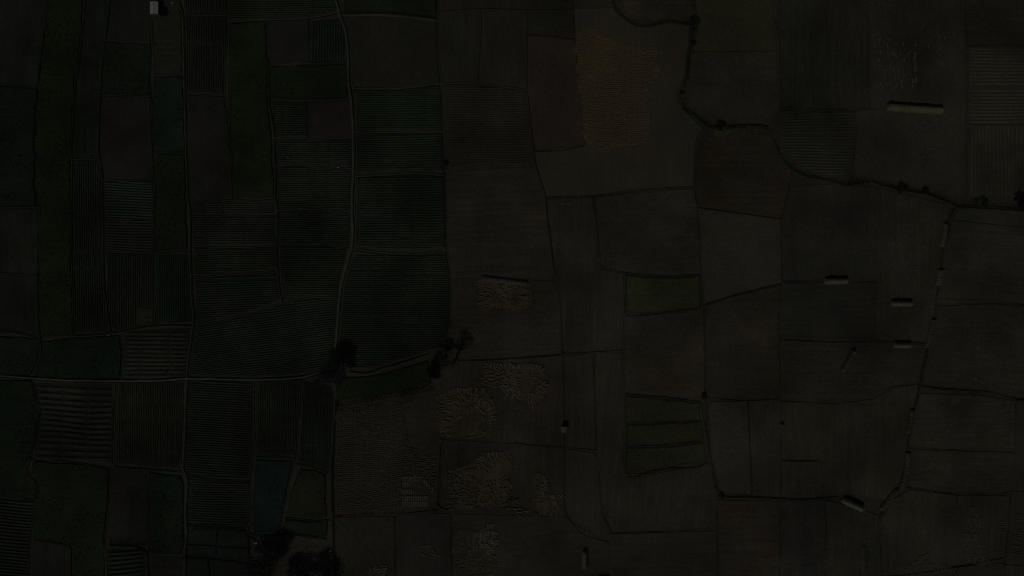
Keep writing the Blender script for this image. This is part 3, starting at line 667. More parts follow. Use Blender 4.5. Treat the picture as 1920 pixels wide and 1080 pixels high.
# long ricks: the body is swept along a spine
def rick(px, py, length, width, ang, H, label, c, ribs=0, bend=0, group=None, shape=None, top=.55):
    """length and width in photo pixels, ang = photo angle (ccw)"""
    x, y = W(px, py)
    t = thing('straw_rick', label, 'straw rick', (x, y, 0), math.radians(ang), group)
    L = length / S; wd = width / S * .5
    n = max(14, int(L / .28)); vs = []; fs = []
    prof = [(-1, 0), (-1.06, .3), (-.92, .62), (-top, .86), (-.18, 1), (.18, 1), (top, .88), (.92, .6), (1.05, .28), (1, 0)]
    m = len(prof); seed = U(0, 99)
    for i in range(n + 1):
        f = i / n; u = (f - .5) * L
        e = min(1, (min(f, 1 - f) * L + .12) / (wd * .8)); e = math.sqrt(max(.12, e))
        by = bend / S * math.sin(math.pi * f)
        rib = 1
        if ribs: rib = 1 + .12 * math.cos(2 * math.pi * u / (ribs / S))
        zr = (1 + ribs_z * math.cos(2 * math.pi * u / (ribs / S))) if ribs else 1
        for k, (a, b) in enumerate(prof):
            q = 1 + .13 * mnoise.noise(Vector((u * 1.3, k * .8, seed)))
            vs.append((u + U(-.04, .04), by + a * wd * rib * (.65 + .35 * e) * q, b * H * zr * e * (1 + .12 * mnoise.noise(Vector((u * .7, k * .3, seed + 5))))))
    for i in range(n):
        for k in range(m - 1):
            a0 = i * m + k; fs.append((a0, a0 + 1, a0 + m + 1, a0 + m))
    fs.append(tuple(range(m))); fs.append(tuple(reversed(range(n * m, n * m + m))))
    mesh_obj('rick_body', vs, fs, straw_mat(c), t)
    # loose straw fringe at the foot and stray wisps on top
    sv = []; sf = []
    for k in range(int(L * 14)):
        u = U(-.5, .5) * L; sd = random.choice((-1, 1)); f = u / L + .5
        by = bend / S * math.sin(math.pi * f)
        if R() < .5: p = Vector((u, by + sd * (wd + U(0, .28)), U(.05, .15)))
        else: p = Vector((u, by + U(-.5, .5) * wd, H * U(.96, 1.06)))
        add_leaf(sv, sf, p, U(.12, .3))
    tag(mesh_obj('loose_straw', sv, sf, straw_mat(tuple(v * .93 for v in c)), t), kind='stuff')
    return t
ribs_z = .13
G_ = 'straw ricks standing on the bare plots of the right half'
rick(1714, 205, 106, 13.5, -4, 2.6, 'longest straw rick, yellow-grey and low, right below the scattered pale sheaves', (31.5,30.5,23), group=G_)
rick(1567, 527, 44, 11, 1, 2.3, 'grey straw rick lying east-west, leftmost of the short ones', (33,32,28), group=G_)
rick(1689, 569, 40, 10, -1, 2.3, 'short straw rick lying east-west, the upper of two close to the stack-lined ditch', (31,30,25.5), group=G_)
rick(1690, 647, 32, 10, 0, 2.2, 'shortest east-west straw rick, directly below another one', (32,31,26.5), group=G_)
rick(1590, 676, 46, 9, 61, 1.9, 'reddish-brown tilted rick standing alone between bare plots', (28,23.5,20.5), ribs=4.5, group=G_)
rick(1597, 945, 44, 11, -25, 2.5, 'slanted rick with a pale ridge, low in the photo left of the ditch end', (34,33,27), group=G_)
rick(1096, 1048, 34, 10, 90, 2.2, 'lone upright pale rick at the bottom edge, right of the curved ditch', (33,31,24), group=G_)
rick(1131, 1088, 24, 12, 0, 2.4, 'rick cut off by the bottom edge with only its dark top in view', (26,25,24), group=G_)
rick(1465, 802, 18, 8, 88, 1.6, 'small brown heap of straw on the long upright plot boundary', (25,23,19), group=G_)
G2_ = 'ribbed stacks of laid sheaves along the ditch at right'
rick(1769, 441, 44, 8, 82, 1.5, 'topmost ribbed stack of laid sheaves along the ditch at right', (29,27.5,22), ribs=4.2, group=G2_)
rick(1761, 520, 30, 11, 78, 1.7, 'short wide ribbed stack, second from the top along the ditch', (29,28,23), ribs=4.2, group=G2_)
rick(1743, 625, 56, 8.5, 75, 1.5, 'long narrow ribbed stack level with the shortest rick, along the ditch', (27,26,20.5), ribs=4.2, group=G2_)
rick(1706, 790, 46, 8.5, 80, 1.5, 'ribbed stack on the ditch just below the green boundary ditch', (26,25,19.5), ribs=4.2, group=G2_)
rick(1695, 883, 72, 10, 79, 1.5, 'longest ribbed stack, gently curved, near the lower end of the ditch', (27,26,20), ribs=4.2, bend=-4, group=G2_)
rick(1667, 936, 50, 9.5, 53, 1.3, 'slanted ribbed stack at the very lower end of the ditch', (25,24,19), ribs=4.2, group=G2_)
rick(1618, 1050, 56, 7, 90, .8, 'thin ladder-like line of laid sheaves near the bottom edge', (25,24.5,19), ribs=5, group=G2_)
# pale blanket of sheaves stacked on their side above the clusters
rick(946, 527, 88, 10, -7, 1.2, 'grey stacked straw wall along the top of the upper fan of sheaves', (24.5,24,20.5), ribs=6)

# sheaves: one master mesh in three variants, copied
def sheaf_mesh(seed, L=1.9, r=.27):
    random.seed(seed)
    prof = [(-.5, .75), (-.34, 1.0), (-.06, .72), (0, .6), (.08, .72), (.3, 1.05), (.46, .9), (.5, .35)]
    vs = []; fs = []; n = 7
    for (u, q) in prof:
        for k in range(n):
            a = 6.283 * k / n
            rr = r * q * U(.82, 1.18)
            vs.append((u * L * U(.96, 1.04), math.cos(a) * rr * 1.15, max(0.0, (r * .8 + math.sin(a) * rr) * .6)))
    for i in range(len(prof) - 1):
        for k in range(n): fs.append((i * n + k, i * n + (k + 1) % n, (i + 1) * n + (k + 1) % n, (i + 1) * n + k))
    fs.append(tuple(range(n - 1, -1, -1))); fs.append(tuple(range((len(prof) - 1) * n, len(prof) * n)))
    return vs, fs
SH = [sheaf_mesh(s) for s in (1, 2, 3)]
random.seed(77)
bundles = []     # (x, y, ang, scale, colour index, label, group, priority, wscale)
def put(px, py, ang, sc_, ci, lab, pr=0, wsc=1.0):
    if lab in ('F1', 'F2', 'F3', 'F4', 'F5', 'F6'):
        if R() < .1: return
        px += random.gauss(0, 1.1); py += random.gauss(0, 1.1); ang += random.gauss(0, 8)
        if R() < .25: bundles.append((px + random.gauss(0, 5), py + random.gauss(0, 5), U(0, 180), sc_ * U(.6, .9), random.choice((3, 4, 4, 2)), 'X', 0, 1))
    bundles.append((px, py, ang, sc_, ci, lab, pr, wsc))
def pinp(p, P): return inside(p, P)
def columns(P, colw, dy, ci, lab, ang=0, keep=.93, pr=0, sc_=1.0, jit=8, vertical=False, wsc=1.0):
    xs = [p[0] for p in P]; ys = [p[1] for p in P]
    if not vertical:
        x = min(xs) + colw * .5
        while x < max(xs):
            y = min(ys) + U(0, dy)
            cx = U(-.6, .6)
            while y < max(ys):
                q = (x + cx + U(-.7, .7), y + U(-.4, .4))
                if pinp(q, P) and R() < keep: put(q[0], q[1], ang + random.gauss(0, jit), sc_ * U(.85, 1.12), ci, lab, pr, wsc)
                y += dy * U(.9, 1.1)
            x += colw * U(.96, 1.05)
    else:
        y = min(ys) + colw * .5
        while y < max(ys):
            x = min(xs) + U(0, dy)
            while x < max(xs):
                q = (x + U(-.4, .4), y + U(-.7, .7) + 1.5 * math.sin(x * .1))
                if pinp(q, P) and R() < keep: put(q[0], q[1], ang + random.gauss(0, jit), sc_ * U(.85, 1.12), ci, lab, pr, wsc)
                x += dy * U(.9, 1.1)
            y += colw * U(.96, 1.05)
def arc(cx, cy, r, a0, a1, n, ci, lab, pr=1, sc_=1.0, tang=0, ry=1.0):
    """a fan of sheaves pointing at a centre"""
    for k in range(n):
        a = a0 + (a1 - a0) * (k + .5) / n + U(-3, 3); ar = math.radians(a)
        put(cx + r * math.cos(ar) + U(-.7, .7), cy - r * ry * math.sin(ar) + U(-.7, .7), a + tang + U(-9, 9), sc_ * U(.85, 1.15), ci, lab, pr)
# big straw-covered field
A = [(1082,60),(1110,50),(1130,62),(1160,80),(1200,90),(1248,99),(1228,106),(1231,142),(1217,160),(1216,270),(1152,272),(1132,292),(1122,270),(1098,270),(1092,210),(1082,120)]
columns(A, 10.2, 3.6, 0, 'A', keep=.9)
# field of laid sheaves, lower centre
B = [(633,770),(700,760),(756,754),(762,830),(756,870),(752,955),(700,960),(632,962)]
columns(B, 11, 3.9, 1, 'B', keep=.93)
columns([(752,835),(784,835),(784,862),(820,850),(818,910),(790,912),(760,900),(752,880)], 11, 3.7, 1, 'B', keep=.78)
for y, n in ((897, 9), (907, 4), (921, 5), (934, 12), (944, 12)):
    for k in range(n): put(756 + k * 4.1 + U(-.4, .4), y + U(-.6, .6), 90 + U(-10, 10), .95, 2, 'P', 1)
for k in range(4): put(796 + 5 * k, 902 + 5 * k, 90 + U(-15, 15), 1.0, 2, 'P', 1)
# upper fan cluster
FA = 'F1'
columns([(896,536),(914,536),(914,574),(898,574)], 11, 3.6, 3, FA, pr=1, keep=.85)
arc(927, 556, 17, -160, 60, 14, 3, FA, ry=.75); arc(930, 557, 9, 20, 320, 8, 3, FA, sc_=.9, ry=.8)
arc(931, 556, 24, -120, -30, 9, 3, FA, ry=.75); arc(924, 544, 12, 100, 200, 6, 3, FA)
columns([(946,560),(964,560),(964,577),(946,577)], 10, 4.0, 4, FA, ang=90, pr=1, vertical=True)
arc(956, 548, 15, 110, 250, 8, 2, FA, ry=.8); arc(966, 552, 14, -40, 60, 8, 4, FA, ry=.9); arc(970, 560, 16, -80, 10, 8, 4, FA, ry=.7)
columns([(982,538),(994,540),(996,572),(984,572)], 10, 3.8, 3, FA, pr=1)
columns([(940,533),(972,534),(972,540),(940,540)], 10, 4.2, 4, FA, ang=5, pr=1)
# middle fan cluster
FB = 'F2'
columns([(904,688),(946,686),(948,726),(904,722)], 11, 4.2, 3, FB, pr=1, keep=.75)
columns([(908,680),(976,680),(976,690),(908,690)], 10, 4.6, 2, FB, ang=90, pr=1, vertical=True, jit=10)
for y in range(0, 9): put(973 + U(-.5, .5), 701 + y * 4.0, U(-5, 5), 1.0, 4, FB, 1)
arc(972, 712, 24, 130, 260, 13, 2, FB, ry=.9); arc(990, 706, 13, -70, 110, 10, 4, FB)
arc(996, 712, 26, 20, 110, 12, 2, FB, ry=1.0); arc(995, 722, 28, -100, 20, 20, 3, FB, ry=1.05); arc(996, 724, 18, -110, 10, 12, 4, FB)
arc(962, 726, 14, 190, 300, 6, 2, FB)
for p, a in (((998,765),100), ((948,741),60), ((952,743),58)): put(p[0], p[1], a, 1.1, 2, FB, 1)
# lower-left fan cluster
FC = 'F3'
columns([(826,758),(836,756),(836,802),(826,800)], 10, 3.6, 3, FC, pr=1)
columns([(836,742),(860,738),(862,760),(836,762)], 11, 4.2, 4, FC, pr=1, keep=.7)
arc(880, 776, 36, 50, 150, 18, 4, FC, ry=1.0); arc(880, 772, 25, 40, 160, 14, 3, FC); arc(882, 780, 13, 60, 170, 6, 4, FC)
arc(905, 775, 18, 30, 150, 8, 2, FC); arc(912, 778, 14, -70, 20, 5, 2, FC)
for k in range(16): put(848 + k * 3.9, 731 + U(-1, 1), 90 + U(-12, 12), .9, 2, FC, 1)
columns([(826,802),(850,800),(856,818),(826,818)], 10, 4.4, 4, FC, keep=.6, pr=1)
columns([(880,806),(930,806),(930,822),(880,822)], 11, 4.2, 4, FC, keep=.7, ang=10)
for p, a in (((922,752),105), ((925,768),30), ((903,770),-45), ((907,785),-60), ((843,772),-25), ((845,782),0), ((860,782),35), ((838,790),-30)): put(p[0], p[1], a, 1.15, 2, FC, 1)
# lower centre cluster
FD = 'F4'
columns([(838,886),(896,876),(900,948),(840,948)], 11, 4.2, 1, FD, keep=.85, jit=22)
columns([(896,905),(952,900),(952,948),(898,950)], 9, 4.6, 4, FD, keep=.75, jit=40, ang=60)
arc(930, 900, 50, 75, 130, 12, 2, FD, ry=1.0); arc(930, 898, 38, 60, 150, 14, 4, FD, ry=1.0); arc(932, 896, 24, 30, 150, 10, 4, FD); arc(930, 915, 22, -40, 60, 9, 3, FD)
arc(880, 905, 22, 60, 170, 9, 3, FD)
columns([(955,930),(970,930),(970,945),(955,945)], 9, 4.5, 1, FD); columns([(950,950),(990,952),(990,960),(950,958)], 10, 4.5, 2, FD, keep=.6)
# right lower arc
FE = 'F5'
columns([(1004,884),(1020,884),(1022,945),(1006,945)], 10, 4.4, 3, FE, keep=.6)
for p, a in (((1021,898),110), ((1024,906),-55), ((1020,908),-50), ((1024,917),40), ((1021,925),95)): put(p[0], p[1], a, 1.1, 2, FE, 1)
for k in range(7): put(1034 + k * 3.6, 930 + U(-1.5, 1.5), -48 + U(-8, 8), .95, 2, FE, 1)
for k in range(6): put(1024 + k * 4.2, 941 + k * .7, 112 + U(-8, 8), 1.15, 4, FE, 1)
columns([(1010,950),(1054,948),(1054,966),(1012,966)], 10, 4.4, 4, FE, keep=.6, ang=70)
# bottom cluster
FF = 'F6'
columns([(852,1010),(872,1008),(874,1080),(852,1080)], 10, 4.0, 1, FF, keep=.8)
columns([(882,996),(925,996),(925,1035),(882,1035)], 11, 4.4, 2, FF, keep=.75, ang=90, vertical=True, jit=14)
columns([(882,1040),(930,1040),(930,1080),(882,1080)], 10, 4.4, 4, FF, keep=.6, jit=20)
columns([(908,983),(926,983),(926,994),(908,994)], 9, 4.2, 2, FF, ang=90, vertical=True); columns([(925,995),(934,995),(932,1020),(925,1020)], 9, 4, 2, FF)
arc(920, 1023, 8, 0, 360, 8, 2, FF)
columns([(792,1022),(820,1024),(826,1050),(800,1060),(790,1045)], 9, 5.5, 2, 'F7', keep=.45, jit=40)
columns([(690,1056),(730,1056),(728,1080),(696,1080)], 9, 5.0, 2, 'F7', keep=.45, jit=30)
# upright scatter upper right
P8 = 'F8'
for (px, py) in ((1648,76),(1667,75),(1692,82),(1642,87),(1664,86),(1651,97),(1673,100),(1680,103),(1688,101),(1703,101),(1694,113),(1648,113),(1648,124),(1668,122),(1674,130),(1658,134),(1686,130),(1695,141),(1677,148),(1658,147),(1650,157),(1645,160),(1653,161),(1661,160),(1667,157),(1680,160),(1690,153),(1692,162),(1711,153),(1718,152),(1711,163),(1716,84),(1715,102),(1714,110),(1716,120),(1716,130),(1742,77),(1741,86),(1760,69),(1770,70),(1788,66),(1762,92),(1765,120),(1772,216),(1718,148)):
    put(px + U(-1, 1), py + U(-1, 1), 90 + random.gauss(0, 14), U(.65, .95), 5, P8, 2)
for (px, py) in ((1694,460),(1700,463),(1712,452),(1720,434),(1703,475),(1704,491),(1716,506),(1664,457),(1750,278)): put(px, py, U(0, 60), .8, 6, 'F9', 2)
for (px, py) in ((1834,652),(1828,710),(1840,716)): put(px, py, -55, .9, 6, 'F10', 2)
# faint rows lower right
columns([(1818,950),(1830,952),(1838,985),(1850,1040),(1856,1060),(1820,1060),(1802,1015),(1812,970)], 9.5, 4.2, 7, 'G', ang=90, vertical=True, keep=.85, jit=8)
columns([(1905,965),(1920,965),(1920,1040),(1895,1040)], 10, 4.6, 7, 'G', keep=.7, ang=-8)
columns([(1874,975),(1884,975),(1884,1000),(1874,1000)], 10, 4.6, 7, 'G')
columns([(1700,1058),(1790,1062),(1790,1078),(1690,1080)], 9, 5.2, 7, 'G', ang=90, vertical=True, keep=.6)
columns([(1720,1040),(1735,1040),(1735,1056),(1712,1056)], 9, 6, 7, 'G', keep=.5, ang=30)
CS = [(29.5,25.3,16.8), (24,21.5,17.5), (31.5,30.5,26), (29.5,25,20), (30,26.5,18.5), (31,30.5,25.5), (30,29,24), (25,24.5,19.5)]
SM = [straw_mat(c, 'stalks') for c in CS]
LAB = {'P': 'pale dry stalk sheaf in the short upright rows beside the large field of laid sheaves',
 'F1': 'brown stalk sheaf in the upper fan-shaped cluster under the grey straw wall',
 'F2': 'brown stalk sheaf in the middle fan-shaped cluster just below the thin dark ditch',
 'F3': 'yellow-brown stalk sheaf in the fan-shaped cluster right of the curved green plot',
 'F4': 'stalk sheaf in the large tangled cluster beside the long field of laid sheaves',
 'F5': 'pale stalk sheaf in the small arc next to the curved ditch, low centre',
 'F6': 'pale stalk sheaf in the cluster cut by the bottom edge of the photo',
 'F7': 'scattered pale stalk sheaf on the dull plots at the bottom centre',
 'F8': 'small pale upright sheaf scattered above the longest straw rick',
 'F9': 'small pale sheaf lying loose between the short ricks and the long stack-lined ditch',
 'F10': 'tiny pale sheaf lying alone on the bare field at the right, beyond the stack-lined ditch'}
SM_ = 0
base_mesh = {}
def get_mesh(ci, v):
    if (ci, v) not in base_mesh:
        me = bpy.data.meshes.new('sheaf'); me.from_pydata(SH[v][0], [], SH[v][1]); me.materials.append(SM[ci]); me.update(); base_mesh[(ci, v)] = me
    return base_mesh[(ci, v)]
order = sorted(range(len(bundles)), key=lambda i: (-bundles[i][6], -bundles[i][3]))
indiv = set(i for i in order if bundles[i][5] in LAB); indiv = set([i for i in order if i in indiv][:300])
rest = {}
proto = None
for i, (px, py, ang, s_, ci, lab, pr, wsc) in enumerate(bundles):
    x, y = W(px, py); v = i % 3
    z = U(.02, .05) + .18 + (U(0, .2) if lab in ('F1','F2','F3','F4') else 0)
    if lab in ('F8', 'F9', 'F10'): z = .16
    if i in indiv:
        if proto is None: o = proto = bpy.data.objects.new('sheaf', get_mesh(ci, v))
        else: o = proto.copy(); o.data = get_mesh(ci, v)
        o.location = (x, y, z); o.rotation_euler = (0, U(-.06, .06), math.radians(ang)); o.scale = (s_, s_, s_ * 1.15)
        COL.objects.link(o)
        tag(o, LAB[lab], 'sheaf', {'P': 'pale upright rows of sheaves', 'F1': 'upper fan cluster of sheaves', 'F2': 'middle fan cluster of sheaves', 'F3': 'fan cluster beside the green plot', 'F4': 'large tangled cluster of sheaves', 'F5': 'small arc of sheaves', 'F6': 'bottom edge cluster of sheaves', 'F7': 'scattered sheaves at bottom centre', 'F8': 'scattered upright sheaves', 'F9': 'loose sheaves between ricks and ditch', 'F10': 'lone sheaves at right'}[lab])
    else:
        rest.setdefault(ci, []).append((x, y, z, math.radians(ang), s_, v))
vs = []; fs = []; mi = []
for ci, lst in rest.items():
    for (x, y, z, a, s_, v) in lst:
        b = len(vs); ca, sa = math.cos(a), math.sin(a)
        for (u, w_, h_) in SH[v][0]: vs.append((x + s_ * (u * ca - w_ * sa), y + s_ * (u * sa + w_ * ca), z + h_ * s_))
        for f in SH[v][1]: fs.append(tuple(b + k for k in f)); mi.append(ci)
o = mesh_obj('laid_sheaves', vs, fs, SM[0])
for m_ in SM[1:]: o.data.materials.append(m_)
o.data.polygons.foreach_set('material_index', mi)
tag(o, 'hundreds of dry stalk sheaves laid in rows over the brown fields', 'sheaves', kind='stuff')
print('BUNDLES', len(bundles), len(indiv))

# straw-stained ground under the heaps
def stain(P, c, amp=1.3, name='straw_covered_ground'):
    P = [(W(*p)) for p in P]; n = len(P)
    P = jag(P, 1.0, amp); n = len(P)
    z = .172 + _li[0] * .0003; _li[0] += 1
    ar = sum(P[i][0] * P[(i + 1) % n][1] - P[(i + 1) % n][0] * P[i][1] for i in range(n))
    if ar < 0: P.reverse()
    o = mesh_obj(name, [(x, y, z) for x, y in P] + [(x, y, 0) for x, y in P], [tuple(range(n))] + [(i, i + n, (i + 1) % n + n, (i + 1) % n) for i in range(n)], soil_mat(c, 90, streak=.3, mott=.35, fine=.6, bump=.3, scale=1.6, tag='straw_ground'))
    tag(o, kind='structure')
stain(A, (28.5,24.8,16.2))
stain([(893,532),(960,530),(998,538),(1002,574),(985,580),(940,578),(897,582)], (25,21.5,15))
stain([(904,684),(970,682),(1015,684),(1028,712),(1022,746),(992,762),(975,742),(940,730),(904,722)], (24,20.8,15.3))
stain([(824,742),(850,734),(900,730),(926,750),(930,800),(926,822),(870,816),(840,822),(824,815)], (24.5,21.5,14.5))
stain([(836,882),(880,872),(905,850),(950,846),(955,900),(955,948),(900,950),(838,950)], (23,20,14.5))
stain([(1005,884),(1022,886),(1030,930),(1054,930),(1055,965),(1015,966),(1004,930)], (22.5,20,14))
stain([(850,1000),(900,990),(932,990),(930,1078),(850,1078)], (20.5,18.8,14.2))
stain(B, (20.5,19,15))
stain([(1336,242),(1365,241),(1400,240),(1438,242),(1447,256),(1442,259),(1420,253),(1390,252),(1350,256),(1334,254)], (18.5,21.5,11.5), .6, 'grass_verge')
# worn pale patches on the bare plots
for (x, y, rx, ry, c) in ((905, 355, 16, 10, (21.5,20,17)), (1142, 488, 14, 12, (23.5,20.5,18))):
    a_ = U(0, 6); stain([(x + rx * (1 + .3 * math.sin(3 * t_ + a_)) * math.cos(t_), y + ry * (1 + .3 * math.sin(2 * t_ + a_)) * math.sin(t_)) for t_ in [k * .524 for k in range(12)]], tuple(v * .5 + m * .5 for v, m in zip(c, (20.3, 19.5, 14.8))), 1.6)
# straw litter under the heaps
def litter(P, n, c, label):
    vs = []; fs = []; xs = [p[0] for p in P]; ys = [p[1] for p in P]
    for _ in range(n):
        q = (U(min(xs), max(xs)), U(min(ys), max(ys)))
        if not inside(q, P): continue
        q = (q[0] + random.gauss(0, 2.6), q[1] + random.gauss(0, 2.6))
        x, y = W(*q); add_leaf(vs, fs, Vector((x, y, .2)), U(.1, .3))
    o = mesh_obj('straw_litter', vs, fs, straw_mat(c)); tag(o, label, 'straw litter', kind='stuff')
litter([(p[0], p[1]) for p in A], 9000, (28.5,24.4,16.2), 'broken straw littered between the rows of the large upper straw-covered field')
litter([(892,534),(1000,534),(1004,580),(896,582)], 2600, (25.5,21,15), 'broken straw under the upper fan-shaped cluster of sheaves')
litter([(902,684),(1026,682),(1028,750),(990,764),(950,740),(904,724)], 3600, (24,20,15.5), 'broken straw under the middle fan-shaped cluster of sheaves')
litter([(824,740),(900,728),(930,746),(926,820),(826,818)], 3200, (25,21,14.5), 'broken straw under the fan-shaped cluster beside the curved green plot')
litter([(836,880),(900,850),(955,846),(958,950),(838,952)], 4600, (23.5,19.5,14.5), 'broken straw under the large tangled cluster of sheaves')
litter(B, 4500, (21.5,19.7,16), 'broken straw on the long field of laid sheaves')
litter([(1150,155),(1145,168),(1135,175),(1150,180),(1165,168),(1162,150)], 420, (34,32,25), 'small pale spill of straw in the middle of the straw-covered field')
litter([(1214,100),(1230,99),(1248,101),(1214,103)], 60, (30,28,20), 'thin line of straw at the upper right tip of the straw-covered field')

# ------------------------------------------------------------------ huts
def box(vs, fs, x0, x1, y0, y1, z0, z1):
    i = len(vs)
    vs += [(x0,y0,z0),(x1,y0,z0),(x1,y1,z0),(x0,y1,z0),(x0,y0,z1),(x1,y0,z1),(x1,y1,z1),(x0,y1,z1)]
    fs += [(i,i+3,i+2,i+1),(i+4,i+5,i+6,i+7),(i,i+1,i+5,i+4),(i+1,i+2,i+6,i+5),(i+2,i+3,i+7,i+6),(i+3,i,i+4,i+7)]
def hut(px, py, wpx, hpx, H, label, cr, cw, ang=0):
    x, y = W(px, py)
    t = thing('field_hut', label, 'hut', (x, y, 0), math.radians(ang))
    a = wpx / S / 2; b = hpx / S / 2
    vs = []; fs = []; ia, ib = a - .22, b - .22; T = .14
    zz = H - .1
    box(vs, fs, -ia, -ia + T, -ib, ib, 0, zz); box(vs, fs, ia - T, ia, -ib, ib, 0, zz); box(vs, fs, -ia + T, ia - T, ib - T, ib, 0, zz)
    box(vs, fs, -ia + T, -.45, -ib, -ib + T, 0, zz); box(vs, fs, .45, ia - T, -ib, -ib + T, 0, zz); box(vs, fs, -.45, .45, -ib, -ib + T, 1.95, zz)
    # gable infill
    for yy in (-ib, ib - T):
        i = len(vs); vs += [(-ia, yy, zz), (ia, yy, zz), (0, yy, zz + .42), (-ia, yy + T, zz), (ia, yy + T, zz), (0, yy + T, zz + .42)]
        fs += [(i, i + 1, i + 2), (i + 5, i + 4, i + 3), (i, i + 2, i + 5, i + 3), (i + 1, i + 4, i + 5, i + 2)]
    mesh_obj('wall', vs, fs, soil_mat(cw, 0, streak=.1, mott=.2, fine=.2, tag='wall'), t)
    # corrugated two-pitch roof
    vs = []; fs = []; n = 34
    for j in range(n + 1):
        yy = -b + 2 * b * j / n; dz = .035 * math.cos(math.pi * j)
        for (xx, z_) in ((-a, H - .02), (-a * .5, H + .22), (0, H + .45), (a * .5, H + .21), (a, H - .03)):
            vs.append((xx + U(-.02, .02), yy, z_ + dz)); vs.append((xx, yy, z_ + dz - .06))
    for j in range(n):
        for k in range(4):
            q = j * 10 + k * 2; fs.append((q, q + 2, q + 12, q + 10)); fs.append((q + 1, q + 11, q + 13, q + 3))
        fs.append((j*10, j*10+10, j*10+11, j*10+1)); fs.append((j*10+8, j*10+9, j*10+19, j*10+18))
    for j in (0, n):
        for k in range(4): q = j * 10 + k * 2; fs.append((q, q + 1, q + 3, q + 2))
    rf = mesh_obj('roof', vs, fs, soil_mat(cr, 90, streak=.18, mott=.25, fine=.12, bump=0, tag='sheet_metal'), t)
    rv = []; r_ = []; box(rv, r_, -.12, .12, -b - .02, b + .02, H + .44, H + .53)
    mesh_obj('ridge_cap', rv, r_, soil_mat(tuple(v * .9 for v in cr), 90, tag='sheet_metal'), rf)
    dv = []; df = []; box(dv, df, -.43, .43, -ib + .03, -ib + .08, .02, 1.93)
    d = mesh_obj('door', dv, df, soil_mat((13, 11, 9), 90, tag='wood'), t)
    hv = []; hf = []; box(hv, hf, .28, .34, -ib - .02, -ib + .028, .95, 1.08); mesh_obj('handle', hv, hf, soil_mat((22, 22, 22), tag='metal'), d)
    return t
hut(296, 20.5, 15, 23, 2.9, 'larger hut with a pale grey metal roof at the top left beside the long path', (46,48,45), (24,23,21))
hut(1057, 803.5, 11, 11, 2.2, 'tiny square hut with a dull grey roof on the bare land, low centre', (38,37,33), (22,21,18))
# concrete apron under the larger hut
vs = []; fs = []; x, y = W(298, 24); box(vs, fs, x - 2.6, x + 3.4, y - 2.9, y + 2.6, .02, .235)
tag(mesh_obj('yard_slab', vs, fs, soil_mat((15,15,12), tag='packed_earth')), kind='structure')

# ------------------------------------------------------------------ pale sacks and a field worker
def sack(px, py, s, ang, label, c, h=.45, name='sack'):
    x, y = W(px, py); vs = []; fs = []; n = 10; m = 6
    for j in range(m + 1):
        f = math.pi * j / m
        for k in range(n):
            a = 6.283 * k / n; q = 1 + U(-.1, .1)
            r = (math.sin(f) ** .6) * q
            vs.append((math.cos(a) * r * s * .75, math.sin(a) * r * s * .45, h * .5 * (1 - math.cos(f) * .98)))
    for j in range(m):
        for k in range(n): fs.append((j * n + k, j * n + (k + 1) % n, (j + 1) * n + (k + 1) % n, (j + 1) * n + k))
    o = mesh_obj(name, vs, fs, soil_mat(c, tag='sackcloth', streak=0, mott=.1, fine=.25), smooth=True)
    o.location = (x, y, .24); o.rotation_euler = (0, 0, math.radians(ang))
    tag(o, label, 'sack')
sack(635, 314, .55, 20, 'single pale sack on the thin bund left of the main farm track', (48,49,46))
sack(205, 628, .6, 0, 'small pale sack at the foot of the grey-green row strip on the wide bund', (42,44,38))
sack(478, 1017.5, .55, 60, 'smaller of two touching pale sacks at the bottom end of the farm path', (50,50,46))
sack(482, 1017, .75, 10, 'larger of two touching pale sacks at the bottom end of the farm path', (54,54,50))
sack(620, 1032, .8, 40, 'pale sack on the broad earth bank near the bottom, the upper of the heap', (32,33,27))
sack(619.5, 1038, .9, 90, 'greyish sack on the broad earth bank near the bottom, middle of the heap', (34,35,30))
sack(620.5, 1045, .7, 100, 'greyish sack on the broad earth bank near the bottom, lowest of the heap', (30,30,25))
sack(324, 6, .9, -10, 'pale sack lying in the yard right of the larger hut', (33,33,29))
sack(1056, 381, .6, 0, 'left one of two pale sacks on the bare land at the long plot boundary', (30,30,27))
sack(1066, 380, .6, 30, 'right one of two pale sacks on the bare land at the long plot boundary', (29,29,26))
sack(834, 468, .5, 0, 'little pale sack at the lower right corner of the large square of dark rows', (34,35,30))
sack(836, 319, .5, 0, 'little pale sack at the upper right corner of the large square of dark rows', (28,28,24))
sack(703, 28, .8, 0, 'long pale sack on the path at the top, right of the main track', (28,27.5,22), .3)
sack(1063, 440, .5, 30, 'small grey sack alone on the bare strip low below the two pale sacks', (25,25,21), .35)
sack(826, 826, .7, 70, 'pale sack at the upper end of the dark ditch beside the field of laid sheaves', (28,28,24))

